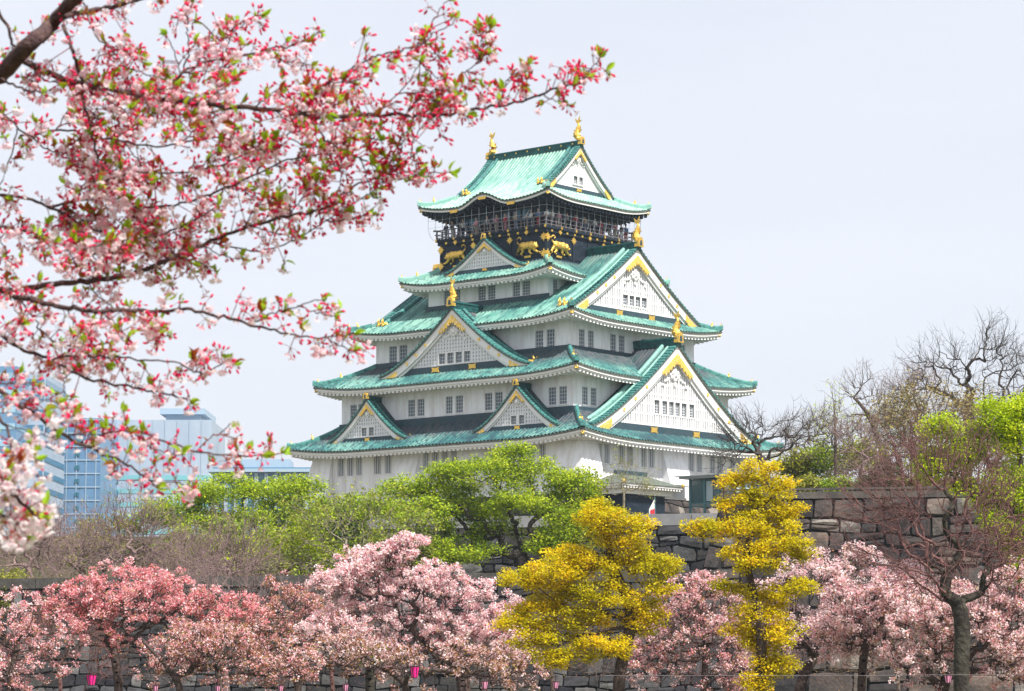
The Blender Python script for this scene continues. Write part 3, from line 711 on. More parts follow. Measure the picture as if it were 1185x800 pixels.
for side, s0, s1, z0, z1, B in (('v+', -4.3, -2.6, 42.0, 43.1, 5.14), ('v+', 2.2, 3.8, 42.2, 43.3, 5.14), ('u+', 4.2, 5.0, 42.2, 43.1, 5.44)):
    bn.hexa([S(side, a, B+y, z) for z in (z0, z1) for a, y in ((s0, 0), (s1, 0), (s1, .05), (s0, .05))])
build_each(bn, 'blue_banner', mat('banner_blue', (.08, .22, .34), .6), core)
cr = MB(uvz)
for side, s_, z, B in (('v+', -3.5, 42.3, 5.2), ('v+', 3.2, 42.5, 5.2)):   # pale crane figures on the banners
    cr.add([S(side, s_+x, B+.02, z+h) for x, h in ((-.5, .0), (-.1, .1), (.55, .75), (.2, .1), (.7, .0), (.1, -.12))], [(0, 1, 2, 3), (0, 3, 4, 5)])
build_each(cr, 'crane_emblem', M['white'], core)
net = MB(uvz)
for side, A, B in (('v+', 7.5, 7.2), ('u+', 7.2, 7.5)):
    for s_ in np.linspace(-A, A, 17):
        zt = 43.65; net.tube([S(side, s_, B, zt), S(side, s_, B, 42.2), S(side, s_*.98, B-.15, 41.5), S(side, s_*.95, B-.45, 41.1)], .022, 3, cap=False)
    for z in (42.3, 43.0): net.tube([S(side, -A, B, z), S(side, A, B, z)], .014, 3, cap=False)
net.build('safety_net', M['wire'], keep)
# ---- gold fittings under the top eave
ge = MB(uvz)
for s_, dz in ((0, .93), (-3.6, .03), (3.6, .03)):
    z = TIER[5]['z0']-.33+dz; ge.hexa([S('v+', s_+a, 7.9+y, z+h) for h, w_ in ((-.16, .6), (.12, .8)) for a, y in ((-w_*.7, -.1), (w_*.7, -.1), (w_*.7, .0), (-w_*.7, .0))])
build_each(ge, 'eave_fitting', M['gold'], keep)
# gold buttons on the top ridge
gb = MB(uvz)
for x in np.linspace(-5, 5, 8): gb.ell((x, .27, 50.15), (.1, .05, .1), 8, 4)
build_each(gb, 'ridge_stud', M['gold'], keep)

# ---- stone foundation
def stones(mb_v, mb_f, mb_r, P, Wd, Ht, sw, sh, sd, prot=.12, irr=.22):
    """fills a Wd x Ht panel with hewn blocks; P(s, h, out) gives the 3-D point"""
    rr = random.Random(sd); h = 0; bounds = [0]
    while bounds[-1] < Ht-.4*sh: bounds.append(bounds[-1]+sh*rr.uniform(.7, 1.35))
    bounds[-1] = Ht
    wob = lambda s, i: irr*sh*math.sin(s*.9/sw+i*2.1)*(0 if i in (0, len(bounds)-1) else 1)*.6+irr*.5*sh*math.sin(s*2.3/sw+i*4.7)*(0 if i in (0, len(bounds)-1) else 1)
    for i in range(len(bounds)-1):
        s = -rr.uniform(0, sw)
        while s < Wd:
            w = sw*rr.choice((.55, .8, 1, 1.2, 1.6))*rr.uniform(.85, 1.15); s0, s1 = max(0, s), min(Wd, s+w); s += w
            if s1-s0 < .12*sw: continue
            l0, l1 = rr.uniform(-1, 1)*.12*sw, rr.uniform(-1, 1)*.12*sw
            g = .012*sh; c = [(s0+g, bounds[i]+wob(s0, i)+g), (s1-g, bounds[i]+wob(s1, i)+g), (s1-g, bounds[i+1]+wob(s1, i+1)-g), (s0+g, bounds[i+1]+wob(s0, i+1)-g)]
            parts = [c]
            if rr.random() < .25 and (s1-s0) > .7*sw:      # split a block in two layers
                m0 = [(c[0][0], (c[0][1]+c[3][1])/2+rr.uniform(-.1, .1)*sh), (c[1][0], (c[1][1]+c[2][1])/2+rr.uniform(-.1, .1)*sh)]
                parts = [[c[0], c[1], (m0[1][0], m0[1][1]-g), (m0[0][0], m0[0][1]-g)], [(m0[0][0], m0[0][1]+g), (m0[1][0], m0[1][1]+g), c[2], c[3]]]
            for c4 in parts:
                n = 4; base = len(mb_v); tone = rr.random(); pr = prot*rr.uniform(.5, 1.3); tl, tu = rr.uniform(-.06, .06), rr.uniform(-.05, .05)
                cut = [rr.uniform(.0, .14) for _ in range(4)]
                for a in range(n+1):
                    for b_ in range(n+1):
                        u, v = (0, .07, .5, .93, 1)[a], (0, .08, .5, .92, 1)[b_]
                        cu_ = cut[0]*(1-u)*(1-v)+cut[1]*u*(1-v)+cut[2]*u*v+cut[3]*(1-u)*v
                        uu, vv = .5+(u-.5)*(1-cu_*abs(2*v-1)**3), .5+(v-.5)*(1-cu_*abs(2*u-1)**3)
                        x = (c4[0][0]*(1-uu)+c4[1][0]*uu)*(1-vv)+(c4[3][0]*(1-uu)+c4[2][0]*uu)*vv
                        y = (c4[0][1]*(1-uu)+c4[1][1]*uu)*(1-vv)+(c4[3][1]*(1-uu)+c4[2][1]*uu)*vv
                        e = min(u, 1-u, v, 1-v); o = pr*(.72 if e < .2 else 1) if e > 0 else -.07
                        o += (rr.uniform(-.03, .03)+tl*(u-.5)+tu*(v-.5)) if e > 0 else 0
                        mb_v.append(P(x, y, o))
                for a in range(n):
                    for b_ in range(n):
                        i0 = base+a*(n+1)+b_; mb_f.append((i0, i0+n+1, i0+n+2, i0+1)); mb_r.append(min(1, max(0, tone+rr.uniform(-.03, .03))))
M['stone'] = ramp_mat('granite_blocks', [(0, (.018, .017, .021)), (.25, (.055, .045, .045)), (.55, (.105, .085, .077)), (.85, (.16, .12, .10)), (1, (.26, .24, .22))], .95, big=(.7, .8, (.04, .038, .04)), bump=(3, 1.0))
M['stone2'] = ramp_mat('moat_stones', [(0, (.015, .015, .02)), (.3, (.036, .036, .042)), (.7, (.068, .068, .074)), (1, (.15, .148, .15))], .95, big=(.5, .8, (.035, .032, .028)), bump=(3, 1.0))
M['gap'] = mat('mortar_gap', (.03, .03, .033), .95)
M['cap'] = mat('coping_stone', (.10, .094, .09), .9, noise=(1.2, (.05, .046, .042), .4, .65), bump=(5, .4))
for side, A, B in (('v+', 16.9, 14.0), ('u+', 14.0, 16.9)):
    v, f, r = [], [], []; zt, zb = 15.32, 8.5; H = zt-zb
    def P(s, h, o, side=side, A=A, B=B):
        k = (1-h/H)*2.2*(1+.5*(1-h/H)); w = 2*(A)
        return uvz(S(side, (-A+s)*(1+k/A), B-.5+k+o, zb+h))
    stones(v, f, r, P, 2*A, H, 1.5, 1.05, 5)
    st = mesh_np('stone_base', v, f, M['stone'], keep, rnd=r)
    bk = MB(); bk.add([P(0, 0, -.15), P(2*A, 0, -.15), P(2*A, H, -.15), P(0, H, -.15)], [(0, 1, 2, 3)]); bk.build('joints', M['gap'], st)
b = MB(uvz); b.box(-16.5, 16.5, -13.6, 13.6, 8, 15.3); b.build('foundation_core', M['gap'], keep)
bp = MB(uvz)                              # bearing ledge at the wall foot
bp.box(-16.62, 16.62, 13.5, 13.66, 15.28, 15.5); bp.box(16.45, 16.61, -13.49, 13.49, 15.28, 15.5); bp.build('wall_foot', M['white'], keep)

# ---- entrance porch against the right-hand face
def K(x): return x
po = MB(uvz); pr = MB(uvz); pw = MB(uvz)
V0, V1 = 4.6, 12.6
po.add([(18.3, V0+2, 17.0), (18.3, V1-2, 17.0), (21.0, V1+.4, 15.95), (21.0, V0-.4, 15.95), (16.4, V0-.4, 16.0), (16.4, V1+.4, 16.0)], [(0, 1, 2, 3), (0, 3, 4), (1, 5, 2), (0, 4, 5, 1)])
porch = po.build('entrance_porch', M['tile_end'], keep)
pr.box(18.1, 18.5, V0+1.8, V1-1.8, 16.9, 17.3); pr.build('ridge', M['band'], porch)
pw.box(16.5, 20.9, V0-.3, V1+.3, 15.75, 15.93)
for q in np.arange(V0, V1, .42): pw.box(16.6, 20.85, q, q+.2, 15.55, 15.745)
pw.box(16.6, 20.2, V0+.3, V1-.3, 15.1, 15.54); pw.build('porch_cornice', M['white'], porch)
pk = MB(uvz); pk.box(16.6, 20.0, V0+1.2, V1-1.2, 9, 15.09); pk.build('porch_doorway', M['black'], porch)
pe = MB(uvz)
for q in (V0-.3, V1+.3): pe.ell((20.9, q, 16.1), (.13, .13, .22), 8, 5)
build_each(pe, 'porch_finial', M['gold'], porch)

# ================================================================== visitors on the balcony
SK = mat('skin', (.55, .36, .27), .6); HR = mat('dark_hair', (.02, .017, .015), .6)
CL = [mat('cloth_'+n, c, .9) for n, c in (('white', (.7, .7, .7)), ('navy', (.03, .04, .10)), ('pink', (.62, .25, .33)), ('red', (.5, .04, .06)), ('grey', (.25, .26, .28)), ('black', (.03, .03, .03)), ('blue', (.10, .22, .45)), ('beige', (.5, .42, .32)))]
CN = ['white', 'navy', 'pink', 'red', 'grey', 'black', 'blue', 'beige']
def person(s, side, ci, arm, turn):
    B = 6.15 if side == 'v+' else 6.45
    p = S(side, s, B, 41.18); q = uvz(p); ca, sa = math.cos(YAW-math.pi/2), math.sin(YAW-math.pi/2)
    e = empty('person', (CC[0]+ca*q[0]-sa*q[1], CC[1]+sa*q[0]+ca*q[1], q[2]), {'v+': YAW-math.pi/2+math.pi, 'u+': YAW}[side]+turn)
    b = MB()                              # faces +Y before rotation (towards the rail)
    b.tube([(-.10, 0, .02), (-.10, 0, .45), (-.09, 0, .86), (0, 0, .98), (0, .0, 1.2), (0, 0, 1.38), (0, 0, 1.46), (0, .01, 1.52), (0, .03, 1.62), (0, .01, 1.74), (0, 0, 1.78)], [.06, .065, .09, .15, .15, .16, .07, .055, .10, .08, .02], 8)
    b.tube([(.10, .02, .02), (.10, 0, .45), (.09, 0, .9)], [.055, .065, .09], 8)
    hands = {0: ((.34, .15, .95), (-.34, .15, .95)), 1: ((.22, .4, 1.38), (-.22, .4, 1.38)), 2: ((.3, .3, 1.15), (-.36, .05, .85))}[arm]
    for sx, h in ((1, hands[0]), (-1, hands[1])):
        b.tube([(sx*.12, 0, 1.37), (sx*.22, 0, 1.33), (sx*.28, h[1]*.3, 1.10), h], [.06, .055, .045, .035], 6)
        b.tube([h, (h[0]*.97, h[1]+.05, h[2]+.01)], [.03, .02], 5)
    bo = b.build('body', SK, e, smooth=True)
    j = MB(); j.tube([(0, 0, .90), (0, 0, 1.1), (0, 0, 1.3), (0, 0, 1.42)], [.19, .18, .20, .09], 10, sy=.75)
    for sx, h in ((1, hands[0]), (-1, hands[1])): j.tube([(sx*.12, 0, 1.37), (sx*.22, 0, 1.33), (sx*.28, h[1]*.3, 1.10), (h[0]*.98, h[1]*.85, h[2]+.03)], [.08, .075, .065, .05], 6)
    j.build('jacket', CL[ci], e, smooth=True)
    t = MB()
    for sx in (-.1, .1): t.tube([(sx, 0, .06), (sx, 0, .45), (sx*.8, 0, .93)], [.075, .085, .12], 8)
    t.build('trousers', CL[(ci*3+1) % 8 if ci != 1 else 4], e, smooth=True)
    h = MB(); h.ell((0, -.015, 1.70), (.105, .115, .10), 8, 5); h.build('hair', HR, e, smooth=True)
    return e
ppl = [('v+', -6.1, 1, 0), ('v+', -5.3, 5, 2), ('v+', -3.9, 0, 1), ('v+', -2.2, 2, 0), ('v+', -.8, 4, 0), ('v+', .4, 2, 1), ('v+', 1.5, 3, 0), ('v+', 2.8, 7, 2), ('v+', 4.7, 0, 0), ('v+', 5.6, 6, 1),
       ('u+', 5.9, 0, 0), ('u+', 5.1, 0, 1), ('u+', 4.1, 2, 0), ('u+', 2.9, 4, 2), ('u+', 1.6, 3, 0), ('u+', .2, 7, 0), ('u+', -1.4, 0, 1), ('u+', -2.3, 3, 0), ('u+', -3.6, 1, 0), ('u+', -4.6, 2, 1), ('u+', -5.5, 5, 0), ('u+', -6.2, 6, 2)]
pose = {0: 'resting both hands by the rail', 1: 'raising both hands as if taking a photo', 2: 'with one arm bent forward'}
for i, (sd, s_, ci, am) in enumerate(ppl):
    o = person(s_, sd, ci, am, random.uniform(-.4, .4))
    face = 'left' if sd == 'v+' else 'right'
    same = [k for k, p in enumerate(ppl) if p[0] == sd]; r_ = same.index(i)+1 if sd == 'v+' else same.index(i)+1
    ordw = ['first', 'second', 'third', 'fourth', 'fifth', 'sixth', 'seventh', 'eighth', 'ninth', 'tenth', 'eleventh', 'twelfth'][r_-1]
    fr = 'from the left end of the left rail' if sd == 'v+' else 'from the keep corner along the right rail'
    tag(o, f'person in {CN[ci]} top on the balcony, {ordw} {fr}', 'person', 'visitors on the castle balcony')

# ================================================================== ground, terraces, walls
def soil(n, c1, c2): return mat(n, c1, .95, noise=(.35, c2, .42, .62), bump=(2, .4))
g = MB(); g.add([(-3000, -200, -1.6), (3000, -200, -1.6), (3000, 5000, -1.6), (-3000, 5000, -1.6)], [(0, 1, 2, 3)])
tag(g.build('ground', soil('park_ground', (.10, .12, .05), (.15, .12, .08))), kind='structure')
def terrace(nm, pts, z):
    g = MB(); n = len(pts)
    g.add([(x, y, -1.59) for x, y in pts]+[(x, y, z) for x, y in pts], [tuple(range(n))[::-1], tuple(range(n, 2*n))]+[(i, (i+1) % n, n+(i+1) % n, n+i) for i in range(n)])
    tag(g.build(nm, soil(nm+'_soil', (.09, .10, .05), (.14, .11, .08))), kind='structure')
terrace('lower_terrace', [(-140, 142.2), (-60, 142.2), (8.9, 122.4), (8.9, 176), (-140, 176)], 3.6)
terrace('castle_court', [(-60, 177.5), (120, 177.5), (120, 330), (-60, 330)], 8.8)
terrace('upper_terrace', [(14.5, 139.0), (55, 126.7), (120, 126.7), (120, 177.4), (14.5, 177.4)], 8.6)

def stone_wall(name, label, A, B, zt0, zt1, zb, sw, sh, sd, m, group='stone walls below the keep', cap=.5, batter=.22, capm=None, end=None, rail=False):
    A = np.array(A, float); B = np.array(B, float); W = np.linalg.norm(B-A); d = (B-A)/W; n = np.array((d[1], -d[0]))
    e = empty(name, (A[0], A[1], zb)); tag(e, label, 'stone wall', group)
    v, f, r = [], [], []
    zt = lambda s: zt0+(zt1-zt0)*s/W
    Hm = max(zt0, zt1)-zb-cap
    def P(s, h, o):
        hh = h/Hm*(zt(s)-zb-cap); out = batter*(Hm-h)*(.6+.4*(Hm-h)/Hm)+o
        ss = s-(max(0, 1-s/3.0)*0 if not end else end*(Hm-h)*.26*max(0, 1-s/7.))
        return (d[0]*ss+n[0]*out, d[1]*ss+n[1]*out, hh)
    stones(v, f, r, P, W, Hm, sw, sh, sd, prot=.16*sh, irr=.26)
    mesh_np('blocks', v, f, m, e, rnd=r)
    bk = MB(); N_ = 12
    bk.add([P(W*i/N_, h, -.18) for i in range(N_+1) for h in (0, Hm)], [(2*i, 2*i+2, 2*i+3, 2*i+1) for i in range(N_)])
    a0, a1 = P(0, 0, -.18), P(0, Hm, -.18)
    bk.add([a0, a1, (a1[0]-n[0]*6, a1[1]-n[1]*6, a1[2]), (a0[0]-n[0]*9, a0[1]-n[1]*9, a0[2])], [(0, 1, 2, 3)])
    bk.build('joints', M['gap'], e)
    c = MB(); s = 0; rr = random.Random(sd)
    while s < W:
        w = min(W-s, rr.uniform(1.8, 3.0)); j = rr.uniform(0, .03)
        c.hexa([(d[0]*q+n[0]*o, d[1]*q+n[1]*o, (zt(q)-zb if up else Hm/Hm*(zt(q)-zb-cap))+(j if up else .0)) for up in (0, 1) for q, o in ((s, .12), (s+w-.04, .12), (s+w-.04, -.7), (s, -.7))]); s += w
    c.build('coping', capm or M['cap'], e)
    if rail:
        rl_ = MB()
        rl_.hexa([(d[0]*q+n[0]*o, d[1]*q+n[1]*o, zt(q)-zb+z) for z in (.12, .24) for q, o in ((0, -.2), (W, -.2), (W, -.45), (0, -.45))])
        q = 0
        while q < W: rl_.hexa([(d[0]*a+n[0]*o, d[1]*a+n[1]*o, zt(a)-zb+z) for z in (.0, .11) for a, o in ((q, -.22), (q+.25, -.22), (q+.25, -.43), (q, -.43))]); q += 1.3
        rl_.build('top_rail', capm or M['cap'], e)
    return e
def X(px, Y): return (px-592.5)/3000*Y/ (CP-SP*0)  # lateral position near the horizon
def Zp(py, Y): return float(at(592.5, py, Y)[2])
def XY(px, Y): p = at(px, 700, Y); return (float(p[0]), Y)
stone_wall('stone_wall', 'long low moat wall with a pale coping running behind the pink trees on the left', XY(-682, 141.2), XY(840, 121), 4.3, Zp(660, 121), -1.58, .85, .58, 11, M['stone2'], cap=.5)
stone_wall('stone_wall', 'tall brown granite rampart with huge blocks at right below the bare trees', XY(835, 139), XY(1905, 125.7), Zp(571, 139), Zp(569, 133), -1.58, 1.45, 1.0, 23, M['stone'], cap=.35, batter=.12, end=1, rail=True, capm=mat('brown_coping', (.13, .115, .105), .9, noise=(1, (.07, .065, .06), .4, .6)))
stone_wall('stone_wall', 'grey squared block wall with a smooth parapet between the two yellow trees', XY(425, 176), XY(850, 170), Zp(600, 176), Zp(594, 170), 2, 1.35, 1.1, 31, mat('x', (.2, .2, .2)) if False else M['stone2'], cap=.75, batter=.1, capm=mat('grey_parapet', (.26, .26, .27), .85, noise=(.8, (.20, .20, .21), .4, .6)))

# ================================================================== glass lift building and flag beside the porch
lb = empty('glass_lift_building', tuple(w_ for w_ in (16.2, 235.5, 8.8)), R(50)-math.pi/2+R(0))
tag(lb, 'teal framed glass lift building with a flat roof beside the stone foundation', 'building')
m = MB(); m.box(-.6, 5.4, -.9, 6.5, 8.05, 8.25); m.box(-1.0, 5.6, -1.1, 6.7, 8.25, 8.33); m.build('flat_roof', mat('roof_metal', (.35, .38, .40), .4), lb)
TE = mat('teal_frame', (.10, .22, .25), .4)
m = MB()
for x, y in ((0, 0), (1.6, 0), (3.2, 0), (5, 0), (5, 1.5), (5, 3), (5, 4.5), (5, 6), (0, 6)): m.box(x-.09, x+.09, y-.09, y+.09, 0, 8.04)
for z in (2.5, 5.5, 5.75): m.box(-.07, 5.07, -.06, .06, z, z+.14); m.box(4.94, 5.061, .1, 6, z, z+.14)
m.build('frame', TE, lb)
m = MB(); m.box(.02, 4.9, .02, 5.9, 5.8, 8.0); m.box(3.3, 4.9, .02, 1.4, .1, 5.4); m.build('glass_panes', mat('lift_glass', (.06, .13, .15), .1, spec=.8), lb)
m = MB(); m.box(4.92, 4.935, 1.7, 2.7, 6.0, 7.8); m.box(4.92, 4.935, 4.7, 5.6, 6.0, 7.8); m.box(4.92, 4.935, .3, .7, 6.0, 7.8); m.box(1.8, 2.5, -.0, .012, 6.0, 7.8); m.box(3.9, 4.3, .0, .012, 6.0, 7.8); build_each(m, 'reflection_panel', mat('pale_reflection_panel', (.45, .55, .60), .3), lb)  # pale panels painted as sky reflections on the panes
fl = empty('flag_banner', tuple(at(758, 597, 222))); tag(fl, 'small white and red banner on a pole standing below the entrance porch', 'banner')
m = MB(); m.tube([(0, 0, -4.15), (0, 0, 1.6)], .035, 6); m.build('pole', TE, fl)
m = MB(); m.add([(0, 0, 1.5), (-.5, .03, .55), (-.52, -.03, -.2), (0, 0, .2), (0, .03, 1.5), (-.5, .06, .55), (-.52, .0, -.2), (0, .03, .2)], [(0, 1, 2, 3), (7, 6, 5, 4), (0, 4, 5, 1), (1, 5, 6, 2), (2, 6, 7, 3)]); m.build('white_cloth', M['white'], fl)
m = MB(); m.add([(-.02, -.03, .6), (-.4, -.04, .5), (-.42, -.04, -.1), (-.02, -.03, .0), (-.02, -.05, .6), (-.4, -.06, .5), (-.42, -.06, -.1), (-.02, -.05, 0)], [(0, 1, 2, 3), (7, 6, 5, 4), (0, 4, 5, 1), (1, 5, 6, 2)]); m.build('red_cloth', CL[3], fl)

# ================================================================== office towers across the river
def tower(label, x0, x1, ytop, Y, depth, wallm, bandm, nb, bh, rot=0, off=0, name='office_tower', extra=None, group='office towers on the skyline'):
    a = at(x0, 700, Y); b = at(x1, 700, Y); W = float(b[0]-a[0]); H = Zp(ytop, Y)+1.6
    e = empty(name, (float(a[0]), Y, -1.6), rot); tag(e, label, 'office tower', group)
    m = MB(); m.box(0, W, 0, depth, 0, H); m.build('walls', wallm, e)
    for i in range(nb):
        z = H-off-(i+.75)*bh
        if z < 8: break
        m = MB(); m.box(W*.0+.3, W-.3, -.12, -.01, z, z+bh*.36)
        m.box(W+.01, W+.12, .5, depth-.5, z, z+bh*.36); m.build('window_band', bandm, e)
    if extra: extra(e, W, H, depth)
    return e
BW = mat('pale_cladding', (.36, .43, .52), .6, noise=(.06, (.29, .36, .46), .4, .6)); BG = mat('blue_curtain_glass', (.05, .17, .28), .2, spec=.5); BT = mat('teal_band_glass', (.16, .42, .46), .25, spec=.7)
BD = mat('deep_teal_glass', (.03, .14, .20), .2, spec=.5); BB = mat('steel_blue_glass', (.13, .25, .40), .25, spec=.4, noise=(.05, (.08, .18, .32), .4, .6)); MU = mat('steel_mullions', (.30, .40, .50), .4)
def grid(e, W, H, depth):
    m = MB()
    for x in np.arange(0, W, 2.6): m.box(x, x+.22, -.2, -.125, 0, H)
    for z in np.arange(2, H, 3.6): m.box(0, W, -.19, -.121, z, z+.3)
    m.build('mullions', MU, e)
    m = MB()
    for z in np.arange(3.2, H-3, 3.6):
        for x in (W*.42, W*.47): m.box(x, x+.7, -.26, -.2, z, z+1.1)
    m.build('vent_windows', BD, e)
tower('dark blue glass tower at the far left edge with thin pale floor lines', -90, 14, 424, 640, 30, BB, mat('sky_glass', (.25, .42, .55), .2, spec=.8), 24, 4.2)
tower('white tower banded with dark blue window strips at the left edge', 15, 47, 432, 655, 30, BW, BG, 22, 3.9)
tower('narrow dark teal glass slab beside the gridded blue tower', 48, 66, 492, 700, 25, BD, BG, 0, 4)
tower('steel blue gridded glass tower with small vent windows', 62, 113, 484, 690, 30, BB, BG, 0, 4, extra=grid)
def pent(e, W, H, depth):
    m = MB(); m.box(W*.55, W*.86, 6, depth-4, H, H+2.0); m.box(W*.50, W*.92, 4, depth-3, H+2.0, H+3.6); m.build('roof_plant_room', MU, e)
    m = MB()
    for i in range(9): z = H-14-i*6.4*.58; m.box(.6, 4.4, -.28, -.13, z, z+1.7)
    m.build('corner_windows', BD, e)
    m = MB()
    for x in np.arange(0, W, 3.4): m.box(x, x+.16, -.15, -.125, 0, H)
    m.build('panel_joints', MU, e)
tower('wide pale office block with teal window bands and a rooftop plant room', 116, 242, 486, 720, 34, BW, BT, 11, 3.75, off=14, extra=pent)
def fins(e, W, H, depth):
    m = MB()
    for x in np.arange(.5, W, 2.4): m.box(x, x+.8, -.9, -.1, 0, H-1.4)
    m.build('vertical_fins', BW, e)
    m = MB(); m.box(W*.1, W*.75, 3, 14, H, H+2.2); m.box(-1, W+1, -1.6, depth, H-1.2, H-.4); m.build('roof_canopy', MU, e)
tower('low blue building with pale vertical fins just left of the keep', 244, 362, 541, 620, 26, BG, BD, 0, 4, extra=fins)

# ================================================================== trees
def seg_mesh(name, P0, P1, R0, R1, n, m, parent):
    P0 = np.asarray(P0); P1 = np.asarray(P1); R0 = np.asarray(R0)[:, None, None]; R1 = np.asarray(R1)[:, None, None]
    d = P1-P0; Ln = np.linalg.norm(d, axis=1, keepdims=True)+1e-9; d = d/Ln
    up = np.where(np.abs(d[:, 2:3]) < .9, np.array([[0, 0, 1.]]), np.array([[1., 0, 0]]))
    a = np.cross(d, up); a /= np.linalg.norm(a, axis=1, keepdims=True); b = np.cross(a, d)
    th = np.arange(n)*2*math.pi/n; ring = a[:, None]*np.cos(th)[None, :, None]+b[:, None]*np.sin(th)[None, :, None]
    v = np.concatenate([(P0-d*np.minimum(Ln*.1, R0[:, :, 0]*.5))[:, None]+ring*R0, (P1+d*np.minimum(Ln*.1, R1[:, :, 0]*.5))[:, None]+ring*R1], 1)
    N = len(P0); j = np.arange(n); f = np.stack([j, (j+1) % n, n+(j+1) % n, n+j], -1)[None]+(np.arange(N)*2*n)[:, None, None]
    return mesh_np(name, v.reshape(-1, 3), f.reshape(-1, 4), m, parent, smooth=True)
def leaf_mesh(name, C, size, m, parent, upb=.6, asp=.6, var=.4, rg=None, rnd=None):
    rg = rg or rng; N = len(C)
    nrm = rg.normal(size=(N, 3)); nrm[:, 2] = np.abs(nrm[:, 2])+upb; nrm /= np.linalg.norm(nrm, axis=1, keepdims=True)
    t = np.cross(nrm, rg.normal(size=(N, 3))); t /= np.linalg.norm(t, axis=1, keepdims=True)+1e-9; b = np.cross(nrm, t)
    s = size*(1+var*(rg.random(N)*2-1))[:, None]
    q = rg.uniform(-.25, .25, (N, 1))
    v = np.stack([C-t*s, C+b*s*asp+t*s*q, C+t*s+nrm*s*.25, C-b*s*asp+t*s*q], 1).reshape(-1, 3)
    return mesh_np(name, v, np.arange(N*4).reshape(-1, 4), m, parent, rnd=(rg.random(N) if rnd is None else rnd))
def grow(trunk, attr, bias=.3):
    nodes = [np.array(p, float) for p in trunk]; par = [-1]+list(range(len(trunk)-1)); pl = [0.]
    for i in range(1, len(nodes)): pl.append(pl[-1]+np.linalg.norm(nodes[i]-nodes[i-1]))
    nt_ = len(trunk); pl0 = pl[:]
    A = attr[np.argsort(np.linalg.norm(attr-nodes[-1], axis=1))]
    arr = np.zeros((len(nodes)+len(A), 3)); arr[:len(nodes)] = nodes; plv = np.zeros(len(arr)); plv[:len(pl)] = pl
    plv[0:max(1, nt_//3)] += 1e3
    k = len(nodes)
    for p in A:
        dv = p-arr[:k]; d = np.linalg.norm(dv, axis=1)
        cost = d**1.25+bias*plv[:k]+np.where(dv[:, 2] < -.15*d, .6*d, 0)
        i = int(np.argmin(cost)); arr[k] = p; plv[k] = (plv[i] if plv[i] < 900 else 0)+d[i]; par.append(i); k += 1
    return arr, par, nt_
def twigs(base, dirs, L, r, rg, lev=2, kids=3, up=.25):
    P0, P1, R0, R1 = [], [], [], []; tips = []
    cur = [(b, d, L, r) for b, d in zip(base, dirs)]
    for l in range(lev):
        nx = []
        for b, d, Ln, rr in cur:
            p = b; dd = d/np.linalg.norm(d)
            for s_ in range(3):
                dd = dd+rg.normal(size=3)*.17+np.array((0, 0, up*.35)); dd /= np.linalg.norm(dd); q = p+dd*Ln/3
                P0.append(p); P1.append(q); R0.append(rr*(1-.25*s_)); R1.append(rr*(1-.25*(s_+1))); p = q
                if l < lev-1:
                    for _ in range(kids-1 if s_ < 2 else kids):
                        if rg.random() < .75: nx.append((q, dd+rg.normal(size=3)*.65, Ln*rg.uniform(.4, .7), max(rr*.55, .006)))
            tips.append(p)
        cur = nx
    return P0, P1, R0, R1, tips
